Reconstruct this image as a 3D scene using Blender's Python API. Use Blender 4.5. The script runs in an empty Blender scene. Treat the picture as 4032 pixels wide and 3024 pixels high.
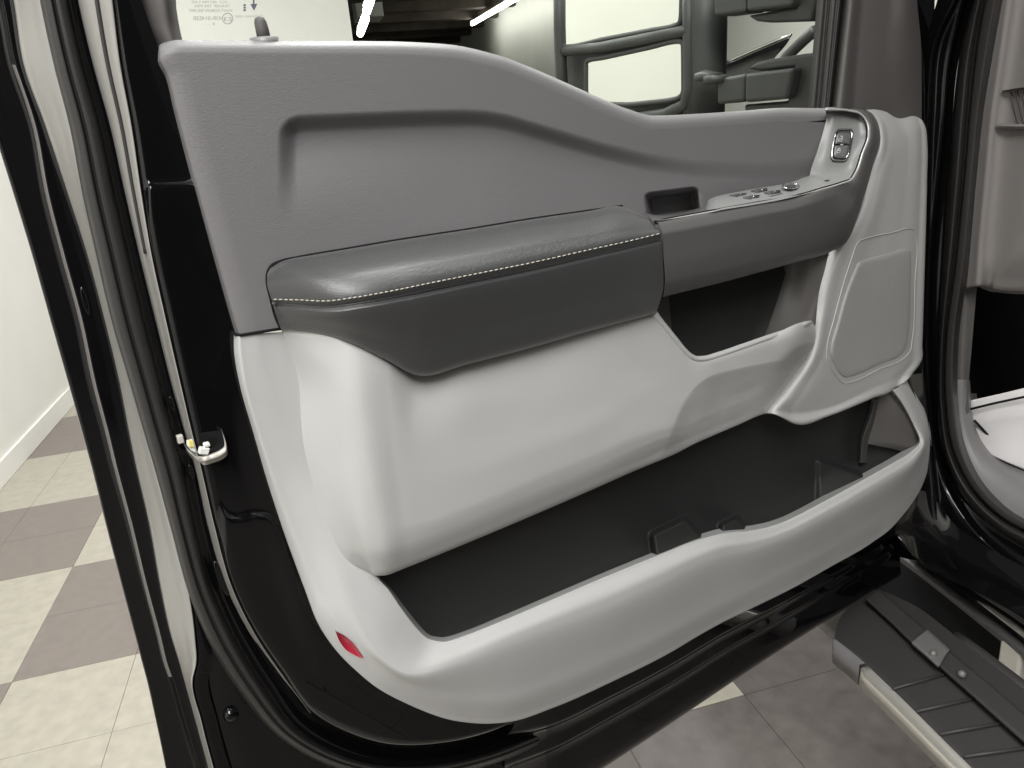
import bpy, bmesh, math, random
import numpy as np
from mathutils import Vector, Matrix
random.seed(4)
SC = bpy.context.scene
COL = SC.collection
# ------------------------------------------------------------------ camera
FPX, CXP, CYP, KS = 3020.458, 2016.0, 1512.0, 4032/2212     # focal length and centre in photo pixels
_u = np.array([6878.228-CXP, 77.3117-CYP, FPX])
_a = 836.387
_v = np.array([_a, -(_u[0]*_a+FPX*FPX)/_u[1], FPX])
AX = _u/np.linalg.norm(_u); AZ = -_v/np.linalg.norm(_v); AY = np.cross(AZ, AX)
RM = np.array([AX, AY, AZ])                                  # camera axes -> world (door plane is Y = 0)
D, H = 0.62, 1.26
CAM = np.array([0, -D, H])
cd = bpy.data.cameras.new('camera'); cam = bpy.data.objects.new('camera', cd); COL.objects.link(cam)
cd.sensor_width = 36; cd.lens = FPX/4032*36; cd.clip_start = .02; cd.clip_end = 200
rx, ru, rb = RM@[1, 0, 0], RM@[0, -1, 0], RM@[0, 0, -1]
cam.matrix_world = Matrix(((rx[0], ru[0], rb[0], CAM[0]), (rx[1], ru[1], rb[1], CAM[1]), (rx[2], ru[2], rb[2], CAM[2]), (0, 0, 0, 1)))
SC.camera = cam
# ------------------------------------------------------------------ world, lamps, exposure
wd = bpy.data.worlds.new('World'); SC.world = wd; wd.use_nodes = True
wd.node_tree.nodes['Background'].inputs[0].default_value = (1, .98, .94, 1)
wd.node_tree.nodes['Background'].inputs[1].default_value = .12
SC.view_settings.view_transform = 'Standard'; SC.view_settings.look = 'None'
SC.view_settings.exposure = 0.32; SC.view_settings.gamma = 1
TH = math.atan2(.322, .947)                                   # the hall (and truck) axis is turned from the door's
T2 = np.array([math.sin(TH), math.cos(TH)]); L2 = np.array([math.cos(TH), -math.sin(TH)])
def hall(a, b, z=0.):                                         # lateral, forward (from the camera), height
    p = L2*a+T2*b
    return np.array([p[0], p[1]-D, z])
# (a, b, z, size across, size along, watts)
LAMPS = [(-.35, -1.1, 2.95, .9, 2.4, 92), (.35, -2.6, 2.95, .3, 2.4, 14), (-.55, 3.4, 2.95, .3, 2.4, 44),  # first lamp is unseen, added to light the door's inner face
         (2.9, 5.2, 2.95, .3, 2.4, 60), (.5, 2.1, 2.98, .4, 2.4, 64)]  # last lamp is unseen, added for the armrest sheen
# ------------------------------------------------------------------ projection helpers (photo at 2212 x 1659)
def ray(x, y): return RM@np.array([x*KS-CXP, y*KS-CYP, FPX])
def pw(x, y, w): d = ray(x, y); return CAM+d*((D-w)/d[1])              # w metres in front of the door plane
def pX(x, y, X): d = ray(x, y); return CAM+d*(X/d[0])
def pZ(x, y, z): d = ray(x, y); return CAM+d*((z-H)/d[2])
def pa(x, y, a):                                                        # plane parallel to the truck's side
    d = ray(x, y); return CAM+d*(a/(d[0]*L2[0]+d[1]*L2[1]))
MODE = {'w': pw, 'X': pX, 'Z': pZ, 'a': pa}
def pchip(t, P, tt):
    t = np.asarray(t, float); P = np.asarray(P, float); n = len(t)
    h = np.diff(t); dl = np.diff(P, axis=0)/h[:, None]
    m = np.zeros_like(P)
    if n == 2: m[:] = dl[0]
    else:
        for i in range(1, n-1):
            s = dl[i-1]*dl[i] > 0
            w1 = 2*h[i]+h[i-1]; w2 = h[i]+2*h[i-1]
            with np.errstate(divide='ignore', invalid='ignore'):
                v = (w1+w2)/(w1/dl[i-1]+w2/dl[i])
            m[i] = np.where(s, v, 0)
        m[0] = dl[0]; m[-1] = dl[-1]
    tt = np.clip(tt, t[0], t[-1]); k = np.clip(np.searchsorted(t, tt, 'right')-1, 0, n-2)
    s = ((tt-t[k])/h[k])[:, None]; hh = h[k][:, None]
    return (2*s**3-3*s**2+1)*P[k]+(s**3-2*s**2+s)*hh*m[k]+(-2*s**3+3*s**2)*P[k+1]+(s**3-s**2)*hh*m[k+1]
def crom(t, P, tt):                                                     # smooth (not monotone) version
    t = np.asarray(t, float); P = np.asarray(P, float); n = len(t)
    m = np.zeros_like(P); h = np.diff(t); dl = np.diff(P, axis=0)/h[:, None]
    if n > 2: m[1:-1] = (dl[:-1]*h[1:, None]+dl[1:]*h[:-1, None])/(h[:-1]+h[1:])[:, None]
    m[0] = dl[0]; m[-1] = dl[-1]
    tt = np.clip(tt, t[0], t[-1]); k = np.clip(np.searchsorted(t, tt, 'right')-1, 0, n-2)
    s = ((tt-t[k])/h[k])[:, None]; hh = h[k][:, None]
    return (2*s**3-3*s**2+1)*P[k]+(s**3-2*s**2+s)*hh*m[k]+(-2*s**3+3*s**2)*P[k+1]+(s**3-s**2)*hh*m[k+1]
def chord(P):
    d = np.linalg.norm(np.diff(np.asarray(P, float)[:, :2], axis=0), axis=1)
    return np.concatenate([[0], np.cumsum(np.maximum(d, 1e-4))])
def line(P, n, f=crom):                                                 # resample a polyline smoothly
    P = np.asarray(P, float); t = chord(P) if P.shape[1] == 2 else np.concatenate([[0], np.cumsum(np.linalg.norm(np.diff(P, axis=0), axis=1)+1e-6)])
    return f(t, P, np.linspace(0, t[-1], n))
def at(tab, ys):                                                        # table (y, x) looked up at ys
    tab = np.asarray(tab, float); return crom(tab[:, 0], tab[:, 1:2], np.asarray(ys, float))[:, 0]
# ------------------------------------------------------------------ objects
ROOT = {}
from mathutils.bvhtree import BVHTree
def sampler(o):                                                         # depth of a built surface along a photo direction
    o0 = origin(o)
    bv = BVHTree.FromPolygons([Vector(v.co)+Vector(o0) for v in o.data.vertices], [tuple(p.vertices) for p in o.data.polygons])
    last = [0.]
    def f(x, y):
        h = bv.ray_cast(Vector(CAM), Vector(ray(x, y)).normalized())
        if h[0] is not None: last[0] = -h[0].y
        return last[0]
    return f
def tag(o, label=None, cat=None, group=None, kind=None):
    if label: o['label'] = label
    if cat: o['category'] = cat
    if group: o['group'] = group
    if kind: o['kind'] = kind
    return o
def empty(name, loc, label, cat, group=None):
    o = bpy.data.objects.new(name, None); COL.objects.link(o); o.location = loc; o.empty_display_size = .1
    ROOT[o.name] = np.array(loc, float); return tag(o, label, cat, group)
def origin(parent):
    while parent is not None and parent.parent is not None: parent = parent.parent
    return ROOT.get(parent.name, np.zeros(3)) if parent is not None else np.zeros(3)
def mesh(name, V, F, mat, parent=None, smooth=True, solid=0, bevel=0, face_cam=False, sub=0):
    V = np.asarray(V, float); o0 = origin(parent)
    me = bpy.data.meshes.new(name); me.from_pydata([tuple(v) for v in V-o0], [], [tuple(int(i) for i in f) for f in F]); me.update()
    if face_cam:
        s = 0
        for p in me.polygons: s += p.area*Vector(p.normal).dot(Vector(CAM-o0)-p.center)
        if s < 0: me.flip_normals()
    for p in me.polygons: p.use_smooth = smooth
    me.materials.append(mat)
    o = bpy.data.objects.new(name, me); COL.objects.link(o)
    if parent: o.parent = parent
    if solid:
        m = o.modifiers.new('solid', 'SOLIDIFY'); m.thickness = solid; m.offset = -1; m.use_even_offset = False
    if bevel:
        m = o.modifiers.new('bevel', 'BEVEL'); m.width = bevel; m.segments = 3; m.limit_method = 'ANGLE'; m.angle_limit = math.radians(35)
        for p in me.polygons: p.use_smooth = True
        m.harden_normals = True
    return o
def grid_faces(n, m, off=0):
    return [(off+i*m+j, off+i*m+j+1, off+(i+1)*m+j+1, off+(i+1)*m+j) for i in range(n-1) for j in range(m-1)]
def net(name, rows, nr, nc, mat, parent, mode='w', wfun=None, solid=.0025, fr=pchip, fc=crom):
    """bicubic sheet through rows of (x, y, depth): photo directions with real depths"""
    G = np.array(rows, float)                                           # rows, cols, 3
    if (G[0, :, 1] == -40).all(): G[0] += (G[0]-G[1])*(170/(G[1, :, 1]+40))[:, None]        # carry uprights on above the frame
    elif (G[:, 0, 1] == -40).all(): G[:, 0] += (G[:, 0]-G[:, 1])*(170/(G[:, 1, 1]+40))[:, None]
    tc = np.mean([chord(r) for r in G], axis=0); tr = np.mean([chord(G[:, j]) for j in range(G.shape[1])], axis=0)
    A = np.array([fc(tc, r, np.linspace(0, tc[-1], nc)) for r in G])    # rows x nc x 3
    # spread samples so that every control row is hit
    def spread(t, n):
        k = len(t)-1; base = [max(2, int(round(n*(t[i+1]-t[i])/t[-1]))) for i in range(k)]; base = [max(b, 5) for b in base]
        o = [];
        for i in range(k): o += list(np.linspace(t[i], t[i+1], base[i], endpoint=False))
        return np.array(o+[t[-1]])
    tt = spread(tr, nr)
    B = np.array([fr(tr, A[:, j], tt) for j in range(nc)]).transpose(1, 0, 2)
    if wfun is not None: B[:, :, 2] += wfun(B[:, :, 0], B[:, :, 1])
    f = MODE[mode]
    V = [f(*p) for r in B for p in r]
    return mesh(name, V, grid_faces(B.shape[0], B.shape[1]), mat, parent, solid=solid, face_cam=True)
def plate(name, pts, mode, depth, mat, parent, solid=.004, bevel=.0, n=0):
    """flat plate from an outline of photo directions at one depth, with thickness"""
    P = np.array(pts, float)
    if n: P = line(np.vstack([P, P[:1]]), n+1)[:-1]
    V = np.array([MODE[mode](x, y, depth if np.isscalar(depth) else depth[i]) for i, (x, y) in enumerate(P)])
    return mesh(name, V, [tuple(range(len(V)))], mat, parent, smooth=False, solid=solid, face_cam=True, bevel=bevel)
def box(name, c, ax, ay, az, mat, parent=None, bevel=0):
    """box from its centre and three half-axis vectors"""
    c, ax, ay, az = (np.array(q, float) for q in (c, ax, ay, az))
    V = [c+sx*ax+sy*ay+sz*az for sx in (-1, 1) for sy in (-1, 1) for sz in (-1, 1)]
    F = [(0, 1, 3, 2), (4, 6, 7, 5), (0, 4, 5, 1), (2, 3, 7, 6), (0, 2, 6, 4), (1, 5, 7, 3)]
    o = mesh(name, V, F, mat, parent, smooth=False, bevel=bevel)
    bm = bmesh.new(); bm.from_mesh(o.data); bmesh.ops.recalc_face_normals(bm, faces=bm.faces); bm.to_mesh(o.data); bm.free()
    return o
def tube_geo(P, r, k=12, closed=False):
    P = np.asarray(P, float); n = len(P); V = []; F = []
    r = np.full(n, r) if np.isscalar(r) else np.asarray(r)
    T = np.gradient(P, axis=0) if not closed else np.roll(P, -1, 0)-np.roll(P, 1, 0)
    up = None
    for i in range(n):
        t = T[i]/np.linalg.norm(T[i])
        if up is None: up = np.cross(t, [0.31, .52, .8]); up /= np.linalg.norm(up)
        up = up-t*(up@t); up /= np.linalg.norm(up); s = np.cross(t, up)
        for j in range(k):
            a = 2*math.pi*j/k; V.append(P[i]+r[i]*(math.cos(a)*up+math.sin(a)*s))
    for i in range(n if closed else n-1):
        for j in range(k):
            i2 = (i+1) % n; F.append((i*k+j, i*k+(j+1) % k, i2*k+(j+1) % k, i2*k+j))
    if not closed: F += [tuple(range(k))[::-1], tuple((n-1)*k+j for j in range(k))]
    return V, F
def tube(name, P, r, mat, parent=None, k=12, closed=False):
    V, F = tube_geo(P, r, k, closed); return mesh(name, V, F, mat, parent)
# ------------------------------------------------------------------ materials
def mat(name, col, rough=.5, spec=.5, metal=0., coat=0., grain=None, noise=None, emit=None, coat_rough=.03):
    m = bpy.data.materials.new(name); m.use_nodes = True; nt = m.node_tree; b = nt.nodes['Principled BSDF']
    b.inputs['Base Color'].default_value = (*col, 1); b.inputs['Roughness'].default_value = rough
    b.inputs['Specular IOR Level'].default_value = spec; b.inputs['Metallic'].default_value = metal
    b.inputs['Coat Weight'].default_value = coat; b.inputs['Coat Roughness'].default_value = coat_rough
    if emit: b.inputs['Emission Color'].default_value = (*emit[0], 1); b.inputs['Emission Strength'].default_value = emit[1]
    tc = nt.nodes.new('ShaderNodeTexCoord')
    if noise:                                                           # (scale, amount) colour variation
        n = nt.nodes.new('ShaderNodeTexNoise'); n.inputs['Scale'].default_value = noise[0]; n.inputs['Detail'].default_value = 6
        nt.links.new(tc.outputs['Object'], n.inputs['Vector'])
        r = nt.nodes.new('ShaderNodeMapRange'); r.inputs[3].default_value = 1-noise[1]; r.inputs[4].default_value = 1+noise[1]
        r.inputs[1].default_value = .3; r.inputs[2].default_value = .7
        nt.links.new(n.outputs['Fac'], r.inputs[0])
        x = nt.nodes.new('ShaderNodeVectorMath'); x.operation = 'SCALE'; x.inputs[0].default_value = col
        nt.links.new(r.outputs[0], x.inputs['Scale']); nt.links.new(x.outputs[0], b.inputs['Base Color'])
        r2 = nt.nodes.new('ShaderNodeMapRange'); r2.inputs[3].default_value = rough*.85; r2.inputs[4].default_value = min(1, rough*1.2)
        nt.links.new(n.outputs['Fac'], r2.inputs[0]); nt.links.new(r2.outputs[0], b.inputs['Roughness'])
    if grain:                                                           # (sx, sy, sz, strength, distance): pressed grain
        mp = nt.nodes.new('ShaderNodeMapping'); mp.inputs['Scale'].default_value = grain[:3]
        mp.inputs['Rotation'].default_value = (0, math.radians(4), 0)
        nt.links.new(tc.outputs['Object'], mp.inputs['Vector'])
        n = nt.nodes.new('ShaderNodeTexNoise'); n.inputs['Scale'].default_value = 1; n.inputs['Detail'].default_value = 4; n.inputs['Roughness'].default_value = .6
        n.inputs['Distortion'].default_value = .8
        nt.links.new(mp.outputs[0], n.inputs['Vector'])
        bp = nt.nodes.new('ShaderNodeBump'); bp.inputs['Strength'].default_value = grain[3]; bp.inputs['Distance'].default_value = grain[4]
        nt.links.new(n.outputs['Fac'], bp.inputs['Height']); nt.links.new(bp.outputs[0], b.inputs['Normal'])
    return m
M = {}
M['soft'] = mat('soft_grey_trim', (.180, .174, .177), .52, .4, grain=(330, 230, 1000, .34, .0010))
M['light'] = mat('light_grey_plastic', (.492, .489, .480), .46, .4, grain=(1300, 1300, 1300, .22, .0005), noise=(5, .03))
M['vinyl'] = mat('black_vinyl', (.036, .036, .037), .42, .8, coat=.2, coat_rough=.36, grain=(260, 200, 880, .45, .0010))
_b = M['vinyl'].node_tree.nodes['Principled BSDF']; _b.inputs['Sheen Weight'].default_value = .30; _b.inputs['Sheen Roughness'].default_value = .45; _b.inputs['Sheen Tint'].default_value = (1, 1, 1, 1)
M['bezel'] = mat('satin_charcoal_plastic', (.100, .096, .094), .38, .5, grain=(1200, 1200, 1200, .1, .0004))
M['plate'] = mat('silver_grey_plate', (.215, .215, .212), .40, .5)
M['black'] = mat('black_gloss_paint', (.004, .004, .0045), .3, .0, coat=1., coat_rough=.015)
M['strip'] = mat('pale_grey_seam_strip', (.31, .30, .28), .28, .5)  # wall reflection in the gloss paint, put into a pale colour
M['strip2'] = mat('grey_seam_strip', (.24, .225, .215), .3, .5)  # dimmer tone for the thin painted reflection
M['rubber'] = mat('black_rubber', (.030, .028, .027), .42, .5)
M['liner'] = mat('charcoal_liner', (.021, .0205, .0205), .6, .35, grain=(700, 700, 700, .2, .0006))
M['pocketw'] = mat('pocket_wall_plastic', (.10, .093, .088), .5, .4)
M['divid'] = mat('moulded_divider', (.05, .047, .045), .5, .4)
M['darktrim'] = mat('dark_grey_trim', (.105, .098, .095), .6, .35, grain=(800, 800, 800, .15, .0006))
M['chrome'] = mat('chrome', (.85, .86, .86), .12, .5, metal=1)
M['mirror'] = mat('mirror_glass', (.80, .82, .77), .02, .5, metal=1)
M['housing'] = mat('mirror_housing_plastic', (.045, .047, .045), .5, .45, grain=(600, 600, 600, .2, .0008))
M['switch'] = mat('switch_black', (.06, .06, .06), .35, .5)
M['rim'] = mat('satin_silver_rim', (.52, .52, .50), .3, .5, metal=.3)  # pale tone for the painted bezel highlight
M['lockb'] = mat('lock_button_grey', (.13, .13, .13), .35, .5)
M['glyph'] = mat('white_print', (.8, .8, .78), .5)
M['print'] = mat('grey_glass_print', (.36, .36, .34), .6)
M['printd'] = mat('dark_glass_print', (.12, .12, .16), .6)
M['stitch'] = mat('cream_thread', (.52, .49, .42), .6)
M['red'] = mat('red_reflector', (.36, .012, .035), .28, .5, coat=.5)
M['paper'] = mat('white_mat_paper', (.52, .50, .50), .6, noise=(9, .05))
M['wall'] = mat('white_painted_wall', (.79, .78, .735), .55, .3, noise=(1.6, .035), grain=(30, 30, 30, .12, .004))
M['wall2'] = mat('cream_wall', (.66, .66, .61), .6, .3, noise=(1.2, .05))
M['ceil'] = mat('dark_ceiling', (.085, .07, .058), .8, .2, noise=(3, .25))
M['tile_l'] = mat('cream_tile', (.36, .338, .28), .34, .4, noise=(26, .09))
M['tile_d'] = mat('taupe_tile', (.185, .16, .143), .34, .4, noise=(26, .07))
M['tile_w'] = mat('worn_taupe_tile', (.115, .102, .094), .45, .35, noise=(22, .16))  # taupe darkened for the shade by the truck, plus scuff mottling
M['grout'] = mat('floor_bed', (.11, .098, .088), .7)
M['steel'] = mat('zinc_steel', (.66, .63, .57), .4, .5, metal=.25)
M['nylon'] = mat('white_nylon', (.8, .8, .76), .4)
M['grease'] = mat('yellow_grease', (.75, .66, .22), .4)
M['step'] = mat('step_pad_black', (.05, .047, .046), .5, .4, grain=(300, 300, 300, .2, .001))
M['clamp'] = mat('cast_clamp', (.2, .196, .19), .5, .5, metal=.3)
M['stepw'] = mat('polished_step_edge', (.74, .72, .66), .22, .5, metal=.6)
M['dash'] = mat('grey_dash_plastic', (.20, .185, .178), .6, .35, grain=(500, 500, 500, .15, .0008))
M['carpet'] = mat('footwell_carpet', (.012, .012, .013), .9, .1)
M['sill'] = mat('grey_sill_trim', (.20, .19, .195), .45, .4)
M['tubeemit'] = mat('tube_glow', (1, 1, 1), .5, emit=((1, 1, .96), 14))
g = bpy.data.materials.new('window_glass'); g.use_nodes = True; nt = g.node_tree
for n in list(nt.nodes): nt.nodes.remove(n)
go = nt.nodes.new('ShaderNodeOutputMaterial'); gm = nt.nodes.new('ShaderNodeMixShader'); gt = nt.nodes.new('ShaderNodeBsdfTransparent'); gg = nt.nodes.new('ShaderNodeBsdfGlossy')
fr_ = nt.nodes.new('ShaderNodeFresnel'); fr_.inputs[0].default_value = 1.25
gt.inputs[0].default_value = (.92, .95, .91, 1); gg.inputs['Roughness'].default_value = .01
nt.links.new(fr_.outputs[0], gm.inputs[0]); nt.links.new(gt.outputs[0], gm.inputs[1]); nt.links.new(gg.outputs[0], gm.inputs[2]); nt.links.new(gm.outputs[0], go.inputs[0])
M['glass'] = g
# ------------------------------------------------------------------ the hall: floor, walls, ceiling, tube lamps
def hbox(name, a0, a1, b0, b1, z0, z1, m, parent=None, bevel=0):
    c = hall((a0+a1)/2, (b0+b1)/2, (z0+z1)/2)
    return box(name, c, np.append(L2*(a1-a0)/2, 0), np.append(T2*(b1-b0)/2, 0), (0, 0, (z1-z0)/2), m, parent, bevel)
AL, AR, BB, BF, ZC = -1.44, 4.4, -4.2, 24., 3.62
fl = tag(hbox('floor', AL-.1, AR+.1, BB-.1, BF+.1, -.06, -.004, M['grout']), kind='structure')
ts, a00, b00 = .3055, -.935, 1.998
def tile(a, b, dark, shaded=False):
    a_ = max(a, AL+.002)
    m_ = M['tile_w'] if shaded and dark else M['tile_d' if dark else 'tile_l']
    hbox('tile', a_+.0006, a+ts-.0006, b+.0006, b+ts-.0006, -.004, random.uniform(-.0003, .0003), m_, fl)
for ia in range(-2, 4):
    for ib in range(-6, 12):
        if a00+(ia+1)*ts > AL: tile(a00+ia*ts, b00+ib*ts, ((ia//2)+(ib//2)) % 2 == 0)
_g = pZ(2068, 1245, 0); _ga = _g[0]*L2[0]+(_g[1]+D)*L2[1]; _gb = _g[0]*T2[0]+(_g[1]+D)*T2[1]
for ia in range(-1, 6):                                       # beside the truck: taupe field, shade painted into it, with one cream block
    for ib in range(-5, 4):
        a, b = .79+ia*ts, 1.275+ib*ts
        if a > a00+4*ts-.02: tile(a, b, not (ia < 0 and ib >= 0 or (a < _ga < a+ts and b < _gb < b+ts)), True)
wl = tag(hbox('wall', AL-.12, AL, BB, 5.5, -.004, ZC, M['wall']), kind='structure')
hbox('baseboard', AL, AL+.012, BB, 5.5, 0, .1, M['wall'], wl, .003)
wf = tag(hbox('wall', AL-.12, .50, 5.5, 5.62, -.004, ZC, M['wall']), kind='structure')
wr = tag(hbox('wall', AR, AR+.12, BB, BF, -.004, ZC, M['wall2']), kind='structure')
wb = tag(hbox('wall', AL-.12, AR+.12, BB-.12, BB, -.004, ZC, M['ceil']), kind='structure')
we = tag(hbox('wall', -3.5, AR+.12, BF, BF+.12, -.004, ZC, M['wall2']), kind='structure')
wl2 = tag(hbox('wall', -3.62, -3.5, 5.62, BF, -.004, ZC, M['wall2']), kind='structure')
ce = tag(hbox('ceiling', -3.62, AR+.12, BB-.12, BF+.12, ZC, ZC+.1, M['ceil']), kind='structure')
for i in range(14): hbox('beam', -3.5, AR, 6.2+i*1.25, 6.42+i*1.25, ZC-.16, ZC, M['ceil'], ce)
for i, (a, b, z, sx, sy, wt) in enumerate(LAMPS):
    names = ['over the gap between door and cab', 'near the rear wall of the hall', 'along the white wall beyond the door', 'over the truck bonnet', 'above and beyond the open door']
    e = empty('tube_lamp', hall(a, b, z), 'long white ceiling lamp ' + names[i], 'ceiling lamp', 'ceiling lamps of the hall')  # first and last are added, unseen lamps
    hbox('lamp_housing', a-sx/2-.02, a+sx/2+.02, b-sy/2-.02, b+sy/2+.02, z+.012, z+.06, M['wall'], e, .006)
    ld = bpy.data.lights.new('lamp_light', 'AREA'); ld.shape = 'RECTANGLE'; ld.size = sx; ld.size_y = sy; ld.energy = wt; ld.color = (1, 1, .985)
    lo = bpy.data.objects.new('lamp_light', ld); COL.objects.link(lo); lo.parent = e; lo.rotation_euler = (0, 0, -TH)
def glow(nm, p0, p1, r, label):
    e = empty(nm, (np.array(p0)+p1)/2, label, 'tube light', 'glowing tubes seen through the door window')
    tube('glowing_tube', [p0, (np.array(p0)+p1)/2, p1], r, M['tubeemit'], e, 10)
    d = (np.array(p1)-p0)
    up = np.array([0, 0, r+.018])
    box('tube_batten', (np.array(p0)+p1)/2+up, d/2, np.append(np.array([d[1], -d[0]])/np.linalg.norm(d)*.04, 0), (0, 0, .012), M['wall'], e)
def on_a(x, y, a): return pa(x, y, a)
glow('fluorescent_tube', on_a(1020, 52, 3.9), on_a(1190, -46, 3.9), .035, 'long glowing tube on the pale side wall left of the mirror')
glow('fluorescent_tube', on_a(778, 72, 1.2), on_a(790, 40, 1.2), .05, 'short glowing tube under the dark ceiling nearest the sill')
glow('fluorescent_tube', on_a(792, 24, 1.15), on_a(800, 0, 1.15), .05, 'short glowing tube beside the pale ceiling box')
bx_ = on_a(793, 14, 1.6)
cbx = box('ceiling_box', bx_, np.append(L2*.22, 0), np.append(T2*.3, 0), (0, 0, .2), M['wall2'], None, .01)
tag(cbx, 'small pale box hanging below the dark ceiling behind the glowing tube', 'ceiling unit')
# ------------------------------------------------------------------ the door
door = empty('truck_door', (0.6, 0, .5), 'open black pickup truck door with grey and light grey inner trim', 'truck door')
def lerp(a, b, t): return a+(b-a)*t
def sst(x, a, b):
    t = np.clip((x-a)/(b-a), 0, 1); return t*t*(3-2*t)
# --- upper soft trim
top = [(337, 107), (347, 95), (390, 86), (520, 87), (660, 88), (823, 89), (959, 95), (1079, 120), (1150, 147), (1232, 183), (1300, 213), (1355, 235), (1412, 249.5), (1518, 245), (1607, 239), (1696, 233), (1797, 234)]
bot = [(500, 716), (518, 723), (560, 716), (606, 709), (700, 690), (840, 665), (959, 645), (1060, 630), (1140, 615), (1220, 600), (1290, 590), (1340, 585), (1400, 575), (1510, 545), (1600, 520), (1680, 500), (1752, 470)]
mid = [(405, 384), (424, 388), (474, 388), (560, 390), (680, 392), (823, 393), (959, 394), (1074, 396), (1146, 398), (1226, 400), (1296, 402), (1350, 404), (1408, 406), (1516, 400), (1606, 390), (1692, 375), (1764, 340)]
def rowat(t):
    o = []
    for a, b, c in zip(top, mid, bot):
        o.append(tuple(crom([0, .5, 1], np.array([a, b, c], float), np.array([t]))[0]))
    return o
wL = [-.034, -.0045, -.0003] + [0]*14
rows = []
rows.append([(x+(5 if x < 400 else 0), y+14, -.05) for x, y in top])
for dy, w in ((0, -.020), (1.5, -.0135), (5, -.0075), (11, -.003), (20, -.0008), (30, 0)):
    rows.append([(x, y+dy, w+l) for (x, y), l in zip(top, wL)])
for t in (.12, .25, .4, .55, .7, .85, 1.0):
    rows.append([(x, y, l) for (x, y), l in zip(rowat(t), wL)])
SW = [(590, 252), (640, 250), (680, 248), (760, 245), (900, 239.5), (1000, 238), (1050, 240), (1100, 249), (1200, 279), (1300, 309), (1400, 333), (1500, 348), (1640, 352), (1800, 340)]
_sx = np.array(SW, float)
def scoop(x, y):
    yl = np.interp(x, _sx[:, 0], _sx[:, 1]); dy = y-yl
    dx = x-603; Rr = 46.
    di = np.where((dy < Rr) & (dx < Rr), Rr-np.hypot(Rr-dy, Rr-dx), np.minimum(dy, dx))
    g_ = sst(di, -4, 38)*(1-sst(dy, 45, 330))
    amp = .0115*(1-sst(dy, 26, 260)*(1-sst(x, 620, 1050)))*(1-.75*sst(x, 1150, 1620))
    # pull-cup recess behind the armrest end
    c, s = math.cos(-.13), math.sin(-.13)
    X = (x-1453)*c+(y-439)*s; Y = -(x-1453)*s+(y-439)*c
    qx = np.abs(X)-44; qy = np.abs(Y)-15
    sd = np.hypot(np.maximum(qx, 0), np.maximum(qy, 0))+np.minimum(np.maximum(qx, qy), 0)-9
    return -amp*g_-.042*(1-sst(sd, -10, 7))
ut = net('upper_trim', rows, 230, 420, M['soft'], door, wfun=scoop, solid=0, fc=pchip)
# --- armrest pad
AR_ = [
 [(585, 578, .004), (577, 595, .006), (577, 612, .009), (587, 648, .012), (590, 656, .009), (592, 665, .012), (600, 692, .009), (607, 711, .004)],
 [(611, 564, .003), (616, 575, .014), (622, 605, .026), (640, 650, .033), (642, 659, .030), (645, 669, .033), (655, 698, .029), (671, 719, .022)],
 [(680, 550, .003), (684, 562, .022), (694, 606, .048), (718, 652, .058), (721, 663, .055), (724, 674, .058), (738, 712, .052), (767, 748, .042)],
 [(740, 540, .003), (744, 556, .026), (752, 600, .057), (775, 645, .068), (778, 656, .065), (782, 666, .068), (802, 725, .060), (830, 776, .048)],
 [(850, 521, .003), (852, 541, .030), (858, 582, .062), (880, 626, .074), (882, 638, .071), (884, 648, .074), (893, 735, .066), (903, 811, .052)],
 [(1012, 496, .003), (1013, 516, .030), (1015, 557, .064), (1018, 598, .076), (1018, 610, .073), (1018, 620, .076), (1016, 705, .068), (1014, 786, .054)],
 [(1152, 473, .003), (1152, 493, .031), (1153, 532, .064), (1154, 570, .076), (1154, 582, .073), (1154, 592, .076), (1152, 675, .068), (1152, 750, .054)],
 [(1270, 456, .003), (1271, 475, .032), (1273, 510, .064), (1276, 542, .076), (1276, 554, .073), (1276, 563, .076), (1274, 645, .068), (1270, 716, .054)],
 [(1342, 446, .004), (1346, 462, .034), (1352, 495, .064), (1358, 523, .076), (1358, 535, .073), (1359, 544, .076), (1360, 625, .068), (1365, 691, .054)],
 [(1403, 471, .040), (1408, 478, .048), (1418, 494, .064), (1428, 507, .073), (1428, 518, .070), (1429, 528, .073), (1434, 610, .066), (1417, 677, .052)]]
rows = [[c[i] for c in AR_] for i in range(8)]
rows = [[(x, y+6, w-.03) for x, y, w in rows[0]]]+rows+[[(x, y-8, w-.04) for x, y, w in rows[-1]]]
arm = net('armrest', rows, 150, 220, M['vinyl'], door, solid=0)
st3 = [(589, 650.), (640, 651), (712, 653), (745, 649), (821, 636.5), (930, 614.5), (1040, 592.5), (1152, 570), (1261, 545.5), (1350, 526), (1427, 507.5)]
P2 = line(st3, 900)
cl = chord(P2); nst = 74; V = []; F = []
_wa = sampler(arm)
wst = lambda x: _wa(x, float(np.interp(x, P2[:, 0], P2[:, 1]))-3)+.0006
for k in range(nst):
    s0 = cl[-1]*(k+.18)/nst; s1 = cl[-1]*(k+.82)/nst
    q = [np.array([np.interp(s, cl, P2[:, 0]), np.interp(s, cl, P2[:, 1])-3]) for s in (s0, (s0+s1)/2, s1)]
    pts = [pw(q[0][0], q[0][1], wst(q[0][0])-.0004), pw(q[1][0], q[1][1]-.3, wst(q[1][0])+.0004), pw(q[2][0], q[2][1], wst(q[2][0])-.0004)]
    v, f = tube_geo(pts, .0005, 6); o_ = len(V); V += v; F += [tuple(i+o_ for i in ff) for ff in f]
tag(mesh('stitching', V, F, M['stitch'], arm), kind='stuff')
sm = [(590, 658.), (642, 661), (704, 666), (740, 662), (821, 649), (930, 627), (1040, 604.5), (1152, 582), (1261, 557.5), (1350, 538), (1428, 518.5)]
P3 = line(sm, 200)
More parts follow.
